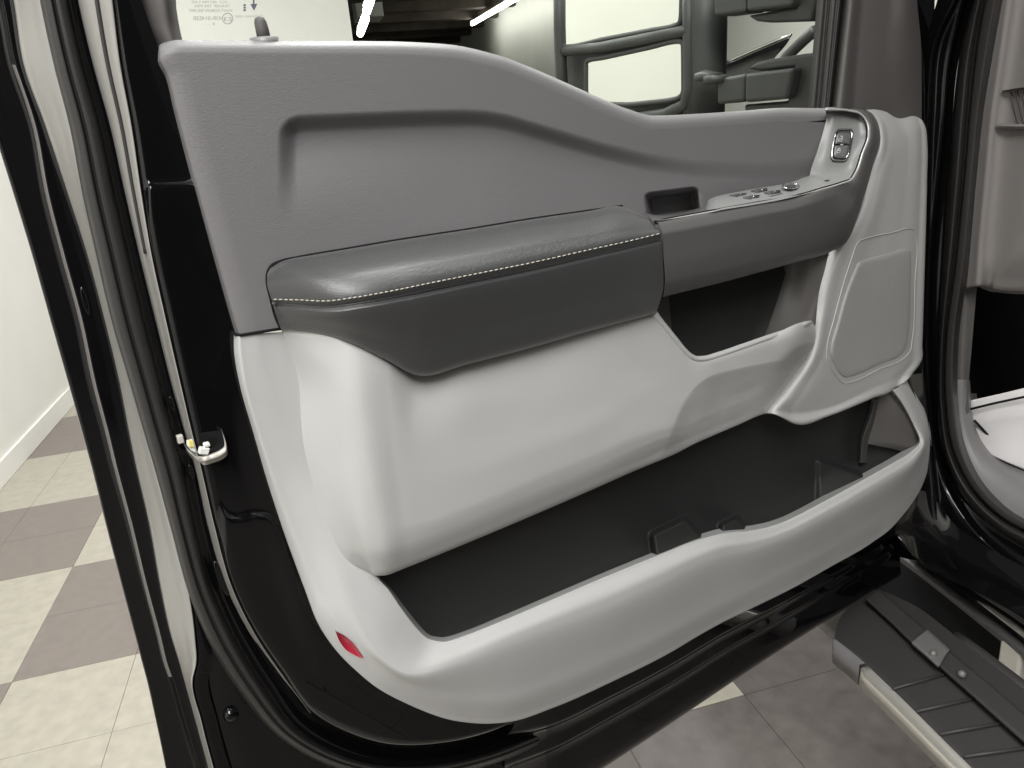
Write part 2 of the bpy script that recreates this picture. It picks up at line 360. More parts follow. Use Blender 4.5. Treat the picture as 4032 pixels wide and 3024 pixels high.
tube('piping', [pw(x, y-2, _wa(x, y-2)-.0002) for x, y in P3], .0009, M['vinyl'], arm, 8)
gap = line([(608, 712), (596, 686), (585, 645), (577, 607), (578, 590), (587, 574), (606, 565), (640, 557.5), (740, 540), (850, 521), (1012, 496), (1152, 473), (1270, 456), (1344, 445.5)], 120)
tube('armrest_gap', [pw(x, y-.5, .0025) for x, y in gap], .0013, M['carpet'], arm, 8)
# --- light grey lower panel: bulge over the map pocket
def col(pts): return pts
LB = [  # columns, left to right, each top -> bottom: (x, y, w)
 [(606, 706, -.002), (611, 722, .000), (630, 772, .000), (644, 824, .000), (654, 950, .002), (680, 1060, .006), (712, 1150, .013), (740, 1203, .018), (772, 1226, .022), (800, 1240, .02)],
 [(640, 712, .012), (650, 728, .016), (668, 780, .018), (680, 830, .018), (694, 950, .020), (716, 1060, .024), (742, 1145, .028), (764, 1192, .030), (788, 1222, .029), (808, 1243, .024)],
 [(712, 724, .036), (722, 738, .040), (732, 790, .043), (738, 835, .044), (752, 950, .045), (768, 1060, .047), (784, 1140, .048), (795, 1184, .047), (806, 1220, .042), (815, 1243.5, .032)],
 [(750, 738, .043), (757, 752, .048), (764, 800, .051), (768, 842, .052), (784, 955, .053), (801, 1062, .054), (815, 1140, .054), (822, 1182, .053), (829, 1219, .047), (832, 1243, .035)],
 [(830, 768, .043), (836, 786, .049), (838, 820, .053), (842, 860, .054), (852, 960, .055), (866, 1060, .055), (876, 1132, .055), (881, 1170, .053), (880, 1204, .047), (876, 1227, .035)],
 [(895, 790, .030), (900, 811, .038), (897, 840, .045), (895, 880, .050), (905, 965, .054), (920, 1055, .055), (930, 1120, .055), (936, 1152, .053), (934, 1183, .047), (930, 1205.5, .035)],
 [(1010, 766, .030), (1012, 786, .038), (1010, 825, .047), (1010, 870, .051), (1013, 950, .053), (1018, 1030, .055), (1020, 1086, .055), (1020, 1118, .053), (1018, 1149, .047), (1014, 1171, .035)],
 [(1152, 730, .032), (1152, 750, .040), (1152, 800, .048), (1152, 850, .051), (1152, 915, .053), (1152, 980, .055), (1152, 1030, .055), (1152, 1061, .053), (1152, 1092, .047), (1152, 1113, .035)],
 [(1288, 690, .034), (1288, 711, .042), (1288, 765, .049), (1288, 815, .051), (1288, 875, .053), (1288, 930, .055), (1288, 975, .055), (1288, 1004, .053), (1288, 1033, .047), (1288, 1054, .035)],
 [(1400, 676, .020), (1416, 681, .046), (1410, 740, .050), (1400, 800, .051), (1390, 850, .053), (1382, 890, .054), (1376, 938, .055), (1374, 966, .053), (1374, 995, .046), (1374, 1016, .035)],
 [(1460, 745, .020), (1466, 742, .046), (1464, 780, .051), (1458, 830, .052), (1452, 870, .053), (1448, 903, .054), (1444, 922, .0545), (1440, 942, .053), (1436, 970, .046), (1432, 992, .038)],
 [(1490, 776, .020), (1490, 768, .046), (1493, 796, .051), (1492, 838, .052), (1488, 872, .053), (1482, 900, .053), (1476, 918, .053), (1471, 936, .052), (1466, 957, .048), (1462, 979, .041)],
 [(1512, 782, .020), (1512, 773, .046), (1516, 796, .051), (1519, 830, .052), (1518, 860, .053), (1513, 886, .053), (1508, 904, .053), (1503, 922, .052), (1499, 941, .050), (1496, 961, .046)],
 [(1545, 774, .020), (1544, 765, .046), (1548, 786, .051), (1554, 815, .051), (1556, 842, .051), (1553, 867, .051), (1550, 886, .051), (1546, 904, .050), (1543, 922, .048), (1540, 941, .045)],
 [(1590, 758, .020), (1588, 751, .046), (1592, 772, .051), (1599, 800, .051), (1602, 826, .051), (1601, 850, .050), (1599, 868, .050), (1596, 885, .049), (1593, 902, .047), (1590, 920, .044)],
 [(1660, 733, .020), (1659, 727, .046), (1662, 748, .051), (1668, 776, .050), (1671, 800, .049), (1671, 822, .048), (1668, 840, .047), (1664, 857, .046), (1660, 874, .045), (1656, 893, .042)],
 [(1740, 700, .020), (1740, 695, .044), (1743, 715, .049), (1746, 738, .046), (1748, 760, .034), (1748, 785, .022), (1744, 815, .018), (1740, 840, .017), (1736, 870, .016), (1730, 895, .014)],
 [(1768, 700, .012), (1770, 700, .020), (1778, 715, .022), (1784, 738, .020), (1788, 760, .018), (1788, 785, .016), (1786, 815, .014), (1784, 840, .013), (1780, 860, .012), (1776, 885, .010)]]
rows = [[c[i] for c in LB] for i in range(10)]
rows.append([(x+2, y-10, w-.035) for x, y, w in rows[-1]])
FC = np.array([(1405, 1040), (1425, 1000), (1436, 970), (1452, 932), (1478, 872), (1503, 837), (1520, 822), (1540, 812), (1580, 801), (1640, 788), (1700, 777), (1745, 767), (1830, 757)], float)
FCs = line(FC, 60)
def facet(x, y):                                                        # recessed facet under the pull-pocket arm
    best = np.full(x.shape, 1e9)
    for p, q in zip(FCs[:-1], FCs[1:]):
        e = q-p; t = np.clip(((x-p[0])*e[0]+(y-p[1])*e[1])/(e@e), 0, 1)
        dx_, dy_ = x-p[0]-t*e[0], y-p[1]-t*e[1]; dd = np.hypot(dx_, dy_); sg = np.where(e[0]*dy_-e[1]*dx_ > 0, 1, -1)
        best = np.where(dd < np.abs(best), dd*sg, best)
    b_ = np.maximum(best+3, 0); return -.022*(1-np.exp(-b_*b_/(b_+7)/75))
lp = net('lower_panel', rows, 230, 420, M['light'], door, solid=0, wfun=facet)
# pull-pocket rim: rounded lip along the cut-out
RIM = [(1414, 676), (1424, 690), (1440, 710), (1460, 735), (1478, 757), (1490, 768), (1503, 774), (1520, 774), (1550, 766), (1600, 749), (1660, 728), (1710, 711), (1745, 697), (1764, 694)]
RP = line(RIM, 90)
tube('pocket_rim', [pw(x, y+1, .0475-.03*sst(np.array(x), 1735, 1768)) for x, y in RP], [.0034 if i < 84 else .0034*(1-(i-83)/14) for i in range(90)], M['light'], lp, 10)
# pull pocket inside
net('pull_pocket', [[(1380, 560, .045), (1460, 560, -.005), (1560, 545, -.008), (1650, 530, -.008), (1700, 520, .0), (1760, 500, .028), (1800, 500, .04)],
                    [(1395, 620, .045), (1460, 640, -.005), (1560, 630, -.008), (1640, 615, -.008), (1694, 600, .0), (1752, 588, .028), (1785, 570, .04)],
                    [(1400, 690, .043), (1470, 740, -.005), (1550, 740, -.008), (1615, 735, -.008), (1655, 720, .0), (1735, 700, .026), (1768, 640, .036)],
                    [(1410, 730, .045), (1480, 790, .01), (1550, 790, .005), (1610, 775, .005), (1645, 765, .01), (1725, 745, .03), (1762, 700, .036)]],
    60, 90, M['pocketw'], door, solid=0)
net('pocket_back', [[(1400, 570, .004), (1560, 545, -.001), (1680, 530, -.001), (1697, 590, .003)],
                    [(1410, 690, .004), (1540, 690, -.001), (1640, 680, -.001), (1672, 670, .003)],
                    [(1440, 770, .012), (1540, 785, .008), (1610, 770, .008), (1648, 735, .010)]], 40, 50, M['liner'], door, solid=0)
# --- map-pocket frame: ring of light plastic round the opening
RG = [  # stations: return, outer edge, edge crease, bevel crease, opening edge, return
 [(520, 716, -.04), (505, 724, -.012), (519, 727, .001), (560, 720, .002), (630, 716, .0), (640, 716, -.03)],
 [(525, 772, -.04), (506, 766, -.012), (523, 770, .001), (568, 775, .002), (660, 775, .0), (670, 775, -.03)],
 [(535, 838, -.04), (518, 832, -.012), (533, 835, .001), (590, 838, .002), (680, 838, .0), (690, 838, -.03)],
 [(565, 942, -.04), (548, 938, -.012), (563, 938, .001), (618, 938, .002), (700, 930, .0), (710, 930, -.03)],
 [(592, 1036, -.04), (575, 1032, -.012), (592, 1030, .002), (652, 1025, .004), (730, 1010, .002), (740, 1010, -.03)],
 [(620, 1126, -.04), (604, 1123, -.010), (624, 1118, .004), (690, 1105, .010), (760, 1085, .008), (770, 1085, -.03)],
 [(655, 1212, -.04), (634, 1208, -.006), (658, 1200, .009), (728, 1188, .018), (800, 1180, .016), (810, 1185, -.02)],
 [(684, 1290, -.04), (660, 1278, -.002), (684, 1268, .014), (748, 1258, .026), (812, 1241, .026), (822, 1241, -.01)],
 [(708, 1342, -.04), (686, 1345, .002), (712, 1330, .020), (776, 1322, .034), (840, 1275, .034), (850, 1273, -.01)],
 [(740, 1395, -.035), (726, 1405, .004), (757, 1390, .025), (806, 1384, .042), (868, 1316, .041), (878, 1312, .0)],
 [(776, 1430, -.035), (766, 1446, .005), (800, 1425, .029), (838, 1428, .048), (894, 1350, .046), (904, 1344, .0)],
 [(830, 1470, -.035), (821, 1490, .006), (850, 1466, .031), (876, 1452, .053), (918, 1375, .050), (926, 1366, .0)],
 [(905, 1508, -.03), (903, 1531, .007), (920, 1500, .033), (916, 1453, .056), (940, 1384, .053), (945, 1373, .005)],
 [(965, 1530, -.03), (957, 1551, .008), (965, 1510, .034), (957, 1440, .058), (962, 1386, .056), (964, 1374, .01)],
 [(1020, 1538, -.03), (1020, 1562, .008), (1020, 1515, .034), (1012, 1420, .060), (1010, 1371, .058), (1010, 1360, .012)],
 [(1095, 1538, -.03), (1097, 1560, .008), (1090, 1515, .034), (1085, 1389, .062), (1080, 1343, .060), (1080, 1332, .015)],
 [(1198, 1506, -.03), (1200, 1527, .008), (1195, 1480, .034), (1190, 1347, .064), (1186, 1298, .062), (1186, 1287, .018)],
 [(1314, 1456, -.03), (1315, 1476, .008), (1312, 1430, .034), (1310, 1301, .065), (1308, 1246, .063), (1308, 1235, .02)],
 [(1450, 1388, -.03), (1451, 1408, .008), (1450, 1365, .034), (1440, 1243, .066), (1436, 1194, .064), (1436, 1183, .02)],
 [(1505, 1354, -.03), (1506, 1375, .008), (1508, 1332, .034), (1500, 1214, .066), (1500, 1169, .064), (1500, 1158, .02)],
 [(1560, 1324, -.03), (1560, 1345, .008), (1566, 1302, .034), (1558, 1190, .066), (1560, 1152.5, .064), (1560, 1141, .02)],
 [(1622, 1296, -.03), (1622, 1315, .008), (1628, 1272, .034), (1624, 1178, .066), (1622, 1146, .064), (1622, 1135, .02)],
 [(1700, 1262, -.03), (1700, 1277, .008), (1708, 1232, .034), (1690, 1157, .065), (1680, 1132, .063), (1678, 1121, .02)],
 [(1795, 1208, -.03), (1797, 1223, .008), (1805, 1180, .033), (1790, 1107, .063), (1780, 1083, .061), (1776, 1072, .02)],
 [(1880, 1160, -.03), (1884, 1172, .007), (1890, 1130, .030), (1884, 1054, .060), (1881, 1027, .058), (1876, 1016, .015)],
 [(1922, 1128, -.03), (1932, 1134, .005), (1940, 1085, .027), (1938, 1021, .055), (1932, 998, .053), (1926, 988, .012)],
 [(1966, 1052, -.03), (1990, 1054, .0), (1986, 1020, .022), (1976, 992, .048), (1966, 977, .047), (1957, 968, .01)],
 [(1988, 985, -.03), (2011, 981, -.004), (2004, 965, .016), (1996, 958, .038), (1987, 954, .038), (1976, 950, .0)],
 [(1985, 915, -.03), (2006, 908, -.006), (2000, 912, .010), (1984, 922, .026), (1974, 918, .026), (1964, 920, -.005)],
 [(1958, 860, -.03), (1979, 854, -.006), (1974, 858, .008), (1960, 868, .018), (1946, 866, .018), (1938, 872, -.01)],
 [(1930, 830, -.03), (1958, 818, -.006), (1952, 826, .006), (1938, 838, .012), (1928, 842, .012), (1922, 850, -.01)]]
RG2 = []
for k_, s in enumerate(RG):
    s = [np.array(q, float) for q in s]; g_ = sst(np.array(float(k_)), 6, 12)*(1-sst(np.array(float(k_)), 25, 29))
    s[4][2] -= .013*g_; s[5][2] -= .008*g_; s[1][2] += .024*g_; s[2][2] += .011*g_
    a3 = s[3]*.9+s[4]*.1; b3 = s[3]*.93+s[2]*.07; b4 = s[2]*.85+s[3]*.15
    e4 = s[4]*.9+s[3]*.1; a3[2] -= .0002
    RG2.append([s[0], s[1], s[1]*.8+s[2]*.2+np.array([0, 0, .003*(1-g_)]), s[2], b4, b3, a3, e4, s[4], s[4]*.8+s[5]*.2, s[5]])
rows = [[s[i] for s in RG2] for i in range(11)]
pf = net('pocket_frame', rows, 90, 420, M['light'], door, solid=0, fr=pchip)
tube('trim_gap', [pw(x, y, w) for x, y, w in ((502, 719, -.010), (510, 722.5, -.003), (520, 724, .0015), (560, 717.5, .003), (590, 712.5, .003), (608, 710, .0035))], .0013, M['carpet'], door, 8)
# red courtesy reflector on the frame's corner
RF = line([(725, 1364), (742, 1372), (762, 1388), (779, 1412), (785, 1422), (768, 1416), (748, 1404), (734, 1386), (725, 1364)], 60)[:-1]
frame_w = sampler(pf)
cw = [frame_w(x, y) for x, y in RF]; cw = np.convolve(np.r_[cw[-3:], cw, cw[:3]], np.ones(7)/7, 'valid')
V = [pw(x, y, w+.001) for (x, y), w in zip(RF, cw)]; c0 = pw(755, 1394, frame_w(755, 1394)+.002); n_ = len(V)
mesh('reflector', V+[c0]+[v+np.array([0, .008, 0]) for v in V], [(i, (i+1) % n_, n_) for i in range(n_)]+[(i, (i+1) % n_, n_+1+(i+1) % n_, n_+1+i) for i in range(n_)], M['red'], pf, face_cam=True)
# pocket inside: back wall, right end, floor and bottle dividers
def moulded(x, y):                                                      # bottle-holder ridges moulded into the liner
    b1 = sst(x-(1403+(y-1140)*.12), -5, 10)*(1-sst(x-(1476+(y-1115)*.95), -8, 8))*sst(y-(1150-(x-1408)*.48), -6, 12)*.034
    b2 = sst(x-(1552+(y-1120)*.1), -5, 9)*(1-sst(x-(1590+(y-1110)*.7), -7, 7))*sst(y-(1131-(x-1556)*.48), -5, 9)*.030
    b3 = sst(y-(992+(x-1766)*.33), -5, 7)*sst(x-1764, -5, 8)*(.006+.03*np.clip((x-1766)/140, 0, 1))*(1-sst(x, 1930, 1960))
    return b1+b2+b3
liner = net('pocket_liner', [[(800, 1200, .005), (1150, 1080, .004), (1450, 950, .003), (1660, 860, -.004), (1800, 850, -.012), (1905, 840, -.018), (1920, 830, -.012), (1965, 815, .0)],
                     [(830, 1300, .004), (1150, 1180, .002), (1450, 1050, .0), (1660, 960, -.006), (1800, 930, -.014), (1870, 905, -.020), (1890, 890, -.016), (1985, 885, .008)],
                     [(860, 1400, .006), (1150, 1280, .004), (1450, 1140, .002), (1660, 1080, -.004), (1800, 1010, -.012), (1868, 980, -.018), (1886, 970, -.016), (2000, 975, .012)],
                     [(900, 1440, .016), (1150, 1350, .016), (1450, 1220, .016), (1660, 1160, .014), (1800, 1080, .010), (1868, 1040, .008), (1890, 1030, .008), (2000, 1000, .008)]], 170, 380, M['liner'], door, solid=0, wfun=moulded)
net('divider', [[(1884, 862, -.014), (1872, 905, -.014), (1858, 945, -.014), (1852, 1000, -.014)], [(1893, 862, -.004), (1881, 905, -.004), (1866, 945, -.004), (1860, 1000, -.004)], [(1904, 862, -.008), (1892, 905, -.008), (1878, 945, -.008), (1872, 1000, -.008)]], 20, 30, M['divid'], liner, solid=0)
net('pocket_end', [[(1894, 855, -.008), (1925, 845, .002), (1945, 850, .012)], [(1886, 905, -.008), (1930, 905, .006), (1978, 905, .02)], [(1876, 950, -.008), (1930, 958, .006), (1992, 968, .022)], [(1872, 958, -.008), (1930, 970, .002), (1985, 985, .01)]], 30, 24, M['pocketw'], liner, solid=0)
# --- speaker trim at the hinge end
SPK = [  # rows of (x,y,w) left -> right
 [(1860, 232, .0), (1868, 236, .010), (1890, 236.5, .012), (1912, 241, .010), (1943, 256, .004), (1980, 252, -.002), (1993, 262, -.012), (1986, 262, -.04)],
 [(1880, 262, .006), (1894, 262, .016), (1912, 265, .014), (1930, 272, .012), (1955, 282, .007), (1988, 276, .0), (2000, 280, -.012), (1992, 282, -.04)],
 [(1890, 300, .010), (1902, 300, .020), (1920, 304, .018), (1940, 308, .014), (1960, 312, .009), (1990, 314, .001), (2003, 316, -.012), (1994, 316, -.04)],
 [(1868, 380, .014), (1880, 376, .026), (1900, 380, .023), (1925, 384, .018), (1955, 388, .011), (1988, 390, .001), (2002, 390, -.012), (1993, 390, -.04)],
 [(1842, 470, .016), (1852, 468, .032), (1875, 472, .028), (1905, 474, .021), (1945, 476, .012), (1984, 478, .001), (2000, 480, -.012), (1990, 480, -.04)],
 [(1794, 545, .018), (1806, 545, .038), (1836, 548, .033), (1880, 548, .024), (1930, 546, .014), (1980, 544, .001), (1998, 544, -.012), (1988, 544, -.04)],
 [(1768, 610, .018), (1780, 612, .040), (1814, 620, .035), (1866, 622, .026), (1925, 618, .015), (1978, 612, .001), (1996, 610, -.012), (1986, 610, -.04)],
 [(1752, 680, .016), (1766, 684, .041), (1798, 694, .036), (1850, 698, .027), (1915, 694, .015), (1975, 684, .001), (1994, 682, -.012), (1984, 682, -.04)],
 [(1730, 770, .012), (1744, 776, .040), (1776, 782, .035), (1835, 782, .026), (1905, 766, .015), (1970, 750, .001), (1992, 744, -.012), (1982, 744, -.04)],
 [(1680, 846, .010), (1696, 846, .036), (1735, 850, .034), (1810, 845, .026), (1895, 810, .015), (1966, 786, .001), (1990, 780, -.012), (1980, 780, -.04)],
 [(1650, 884, .008), (1668, 884, .032), (1712, 892, .031), (1790, 880, .025), (1885, 838, .015), (1945, 814, .004), (1974, 803, -.008), (1966, 800, -.04)],
 [(1646, 894, .006), (1668, 893, .027), (1722, 917, .026), (1788, 900, .022), (1884, 861, .013), (1930, 842, .005), (1962, 816, -.006), (1955, 812, -.04)],
 [(1650, 886, -.02), (1670, 884, -.01), (1722, 905, -.01), (1788, 890, -.01), (1884, 852, -.012), (1930, 834, -.014), (1958, 810, -.02), (1950, 808, -.04)]]
for r_ in range(3, 10):
    q = SPK[r_]; q[1] = (q[1][0]+2, q[1][1], q[1][2]-.006); q[2] = (q[2][0], q[2][1], q[2][2]+.0005)
spt = net('speaker_trim', SPK, 200, 110, M['light'], door, solid=0, fr=crom)
wspk = sampler(spt)
GO = [(1848, 532), (1856, 521), (1872, 515), (1930, 502), (1964, 494), (1974, 497), (1977, 508), (1976, 610), (1970, 735), (1966, 758), (1950, 776), (1900, 797), (1840, 825), (1824, 828), (1812, 820), (1794, 792), (1786, 772), (1786, 752), (1800, 694), (1822, 612)]
def scaled(P, s, dx=0, dy=0):
    P = np.array(P, float); c = P.mean(0); return (P-c)*s+c+np.array([dx, dy])
def domed(name, outline, n, wf, lift, mat_, parent, fl_=crom, rings=((1.0, -.004), (1.0, .0), (.985, .0012), (.9, .0016), (.5, .0016))):
    P = line(np.vstack([outline, outline[:1]]), n+1, fl_)[:-1]; c = P.mean(0); V = []; F = []
    for s, l in rings:
        for p in P:
            q = (p-c)*s+c; V.append(pw(q[0], q[1], wf(q[0], q[1])+lift+l))
    k = len(rings)
    for r in range(k-1):
        for i in range(n): F.append((r*n+i, r*n+(i+1) % n, (r+1)*n+(i+1) % n, (r+1)*n+i))
    V.append(pw(c[0], c[1], wf(c[0], c[1])+lift+rings[-1][1]))
    for i in range(n): F.append(((k-1)*n+i, (k-1)*n+(i+1) % n, k*n))
    return mesh(name, V, F, mat_, parent, face_cam=True)
GP = line(np.vstack([GO, GO[:1]]), 161)[:-1]
tube('grille_bead', [pw(x, y, wspk(x, y)) for x, y in GP], .0008, M['light'], spt, 8, True)
GI = [(1853, 568), (1868, 562), (1920, 548), (1958, 539), (1967, 543), (1968, 556), (1967, 620), (1962, 730), (1958, 750), (1946, 766), (1900, 787), (1840, 812), (1826, 815), (1816, 808), (1801, 784), (1795, 768), (1795, 752), (1808, 700), (1830, 624)]
grm = mat('perforated_grille', (.40, .395, .38), .5, .35)
nt = grm.node_tree; tcg = nt.nodes.new('ShaderNodeTexCoord'); vo = nt.nodes.new('ShaderNodeTexVoronoi'); vo.inputs['Scale'].default_value = 420; vo.inputs['Randomness'].default_value = 0
rp = nt.nodes.new('ShaderNodeMapRange'); rp.inputs[1].default_value = .18; rp.inputs[2].default_value = .4
bpn = nt.nodes.new('ShaderNodeBump'); bpn.inputs['Strength'].default_value = .22; bpn.inputs['Distance'].default_value = .001
nt.links.new(tcg.outputs['Object'], vo.inputs['Vector']); nt.links.new(vo.outputs['Distance'], rp.inputs[0]); nt.links.new(rp.outputs[0], bpn.inputs['Height'])
nt.links.new(bpn.outputs[0], nt.nodes['Principled BSDF'].inputs['Normal'])
domed('speaker_grille', GI, 120, wspk, .0006, grm, spt, rings=((1.0, -.003), (1.0, .0), (.992, .0005), (.9, .0006), (.5, .0006)))
# --- charcoal bezel: pull handle below the switches, rising to the top at the hinge end
BZ = [ # stations: back return, top edge, bevel crease, face, low crease, low edge, return
 [(1412, 486, .03), (1419, 479, .061), (1431, 501, .074), (1434, 560, .074), (1437, 618, .071), (1431, 642, .060), (1425, 632, .02)],
 [(1490, 474, .03), (1490, 466, .061), (1500, 488, .074), (1502, 545, .074), (1505, 601, .071), (1500, 625, .060), (1500, 612, .02)],
 [(1561, 461, .03), (1561, 453, .061), (1571, 475, .074), (1573, 528, .074), (1575, 587, .071), (1565, 609, .060), (1565, 597, .02)],
 [(1640, 447, .03), (1640, 439, .061), (1648, 460, .073), (1652, 510, .073), (1655, 568, .070), (1642, 588, .060), (1642, 576, .02)],
 [(1710, 435, .03), (1711, 427, .060), (1720, 446, .072), (1726, 495, .071), (1732, 550, .067), (1718, 567, .058), (1718, 556, .02)],
 [(1775, 418, .03), (1778, 408, .063), (1788, 424, .069), (1797, 470, .067), (1804, 527, .060), (1792, 545, .050), (1786, 535, .02)],
 [(1815, 406, .03), (1818, 396, .060), (1828, 410, .061), (1838, 446, .062), (1840, 498, .052), (1828, 522, .042), (1818, 515, .015)],
 [(1833, 398, .03), (1838, 388, .057), (1846, 398, .062), (1854, 425, .057), (1856, 458, .047), (1848, 478, .038), (1838, 472, .012)],
 [(1843, 376, .028), (1850, 370, .052), (1857, 374, .056), (1867, 388, .051), (1874, 402, .040), (1870, 406, .031), (1860, 404, .01)],
 [(1855, 335, .022), (1863, 332, .045), (1870, 334, .048), (1880, 342, .043), (1888, 350, .032), (1886, 356, .026), (1876, 354, .006)],
 [(1867, 292, .016), (1876, 292, .037), (1883, 292, .040), (1892, 294, .035), (1901, 298, .024), (1902, 300, .019), (1892, 300, .0)],
 [(1864, 268, .012), (1873, 264, .031), (1880, 262, .034), (1888, 262, .029), (1896, 266, .018), (1898, 268, .014), (1888, 270, -.004)],
 [(1850, 252, .008), (1860, 246, .026), (1866, 243, .028), (1876, 243, .023), (1884, 244, .013), (1886, 246, .009), (1878, 250, -.008)],
 [(1830, 248, .004), (1835, 238.5, .020), (1838, 237, .021), (1850, 237, .017), (1866, 237, .009), (1874, 238, .005), (1868, 245, -.012)],
 [(1784, 246, -.002), (1784, 236, .012), (1784, 234, .012), (1800, 234, .009), (1830, 236, .003), (1850, 238, .0), (1845, 248, -.016)]]
BZ2 = []
for s in BZ:
    s = [np.array(q, float) for q in s]
    BZ2.append([s[0], s[0]*.15+s[1]*.85+np.array([0, 0, .002]), s[1], s[1]*.2+s[2]*.8, s[2]*.88+s[3]*.12, s[3], s[3]*.2+s[4]*.8, s[4]*.8+s[5]*.2, s[5], s[6]])
rows = [[s[i] for s in BZ2] for i in range(10)]
bz = net('handle_bezel', rows, 80, 260, M['bezel'], door, solid=0)
EDGE = line([(s[1][0], s[1][1]) for s in BZ], 200); ew = np.interp(np.linspace(0, 1, 200), chord([(s[1][0], s[1][1]) for s in BZ])/chord([(s[1][0], s[1][1]) for s in BZ])[-1], [s[1][2] for s in BZ])
tube('bright_edge', [pw(x, y+.6, w+.0004) for (x, y), w in zip(EDGE, ew)], .0012, M['rim'], bz, 8)  # highlight on the bezel edge, put into a pale tube
tube('panel_gap', [pw(x-(4 if 30 < i and x > 1840 else 0), y-(3.2 if x < 1835 else 0), w-.0015) for i, ((x, y), w) in enumerate(zip(EDGE, ew)) if i < 185], .0008, M['carpet'], bz, 6)
# --- switch panel: leaning lock plate and the horizontal pod
sp_rows = [[(1782, 232, -.012), (1800, 232, -.008), (1820, 235, -.004), (1836, 238, .004), (1848, 242, .012), (1858, 248, .02)],
 [(1787, 243, .0), (1802, 243, .006), (1822, 245, .010), (1840, 248, .013), (1854, 254, .018), (1866, 262, .025)],
 [(1779, 281, .002), (1798, 283, .010), (1820, 285, .015), (1842, 288, .020), (1858, 290, .025), (1872, 292, .032)],
 [(1766, 325, .004), (1786, 328, .014), (1812, 330, .020), (1835, 332, .027), (1848, 333, .033), (1861, 334, .041)],
 [(1752, 365, .008), (1776, 368, .018), (1802, 370, .026), (1826, 371, .035), (1838, 371, .041), (1848, 371, .048)],
 [(1749, 378, .010), (1772, 381, .022), (1798, 383, .033), (1818, 385, .043), (1830, 386, .049), (1838, 387, .054)],
 [(1738, 383, .012), (1758, 388, .029), (1778, 393, .041), (1798, 397, .051), (1810, 397, .056), (1820, 396, .060)],
 [(1700, 396, .012), (1715, 403, .030), (1730, 409, .043), (1745, 414, .054), (1755, 415, .060), (1765, 412, .0635)],
 [(1640, 406, .012), (1650, 413, .030), (1660, 420, .043), (1670, 426, .054), (1678, 430, .061), (1685, 432, .0655)],
 [(1585, 416, .012), (1590, 424, .030), (1597, 431, .043), (1603, 437, .054), (1608, 442, .061), (1612, 445, .066)],
 [(1548, 424, .012), (1550, 431, .028), (1554, 438, .041), (1558, 445, .053), (1560, 450, .061), (1562, 453, .066)],
 [(1530, 432, .008), (1530, 440, .020), (1532, 447, .034), (1536, 452, .049), (1540, 455, .060), (1544, 457, .066)],
 [(1522, 444, -.005), (1520, 452, .010), (1520, 456, .026), (1522, 459, .044), (1526, 460, .057), (1530, 460, .065)]]
swp = net('switch_panel', sp_rows, 190, 70, M['plate'], door, solid=0)
net('handle_ledge', [[(1384, 458, .030), (1410, 464, .022), (1450, 464, .012), (1500, 452, .004), (1525, 444, .002)],
                     [(1400, 466, .042), (1420, 469, .042), (1455, 468, .042), (1505, 459, .042), (1530, 454, .042)],
                     [(1412, 476, .063), (1430, 476, .064), (1460, 472, .064), (1510, 464, .064), (1535, 460, .064)],
                     [(1412, 484, .060), (1430, 482, .060), (1460, 477, .060), (1510, 468, .060), (1535, 463, .060)]], 30, 50, M['bezel'], door, solid=0)
_ws = sampler(swp)
def wsw(x, y): return _ws(x, y)
LK = [(1805, 290), (1812, 283), (1836, 283), (1840, 290), (1836, 320), (1829, 340), (1822, 345), (1802, 344), (1797, 337), (1800, 312)]
lkp = line(np.vstack([LK, LK[:1]]), 121, pchip)[:-1]
domed('lock_recess', scaled(LK, 1.16, 0, -.5), 60, wsw, .0002, M['bezel'], swp, fl_=pchip, rings=((1, 0), (.98, .0006), (.9, .0006), (.5, .0006)))
tube('chrome_surround', [pw(x, y, wsw(x, y)+.0028) for x, y in lkp], .0013, M['chrome'], swp, 8, True)
up = [(1807, 291), (1813, 286), (1833, 286), (1837, 291), (1834, 311), (1803.5, 311)]; dn = [(1803, 314), (1833.5, 314), (1830, 333), (1825, 342), (1804, 341), (1800.5, 335)]
for q in (up, dn):
    lk = domed('lock_button', q, 48, wsw, .0022, M['lockb'], swp, fl_=pchip, rings=((1, -.003), (.98, .001), (.9, .0018), (.5, .0022)))
box('indicator_bar', pw(1818.5, 312.3, wsw(1818, 312)+.0045), (.0024, 0, 0), (0, .0004, 0), (0, 0, .0005), M['glyph'], swp)
def padlock(cx_, cy_, open_):
    V = []; F = []
    def addt(pts, r=.00032):
        v, f = tube_geo([pw(x, y, wsw(x, y)+.0049) for x, y in pts], r, 6); o_ = len(V); V.extend(v); F.extend([tuple(i+o_ for i in ff) for ff in f])
    addt([(cx_-4, cy_+4), (cx_+2.4, cy_+4), (cx_+3.6, cy_-1), (cx_-2.8, cy_-1), (cx_-4, cy_+4)])
    if open_: addt([(cx_+3.2, cy_-1), (cx_+4.4, cy_-5), (cx_+3.4, cy_-7.4), (cx_+1.2, cy_-7.2), (cx_+.8, cy_-5.2)])
    else: addt([(cx_+2.6, cy_-1), (cx_+3.2, cy_-4.5), (cx_+1.6, cy_-6.4), (cx_-.6, cy_-5), (cx_-1.8, cy_-1)])
    mesh('lock_symbol', V, F, M['glyph'], swp)
padlock(1815.5, 301, True); padlock(1811.5, 326, False)
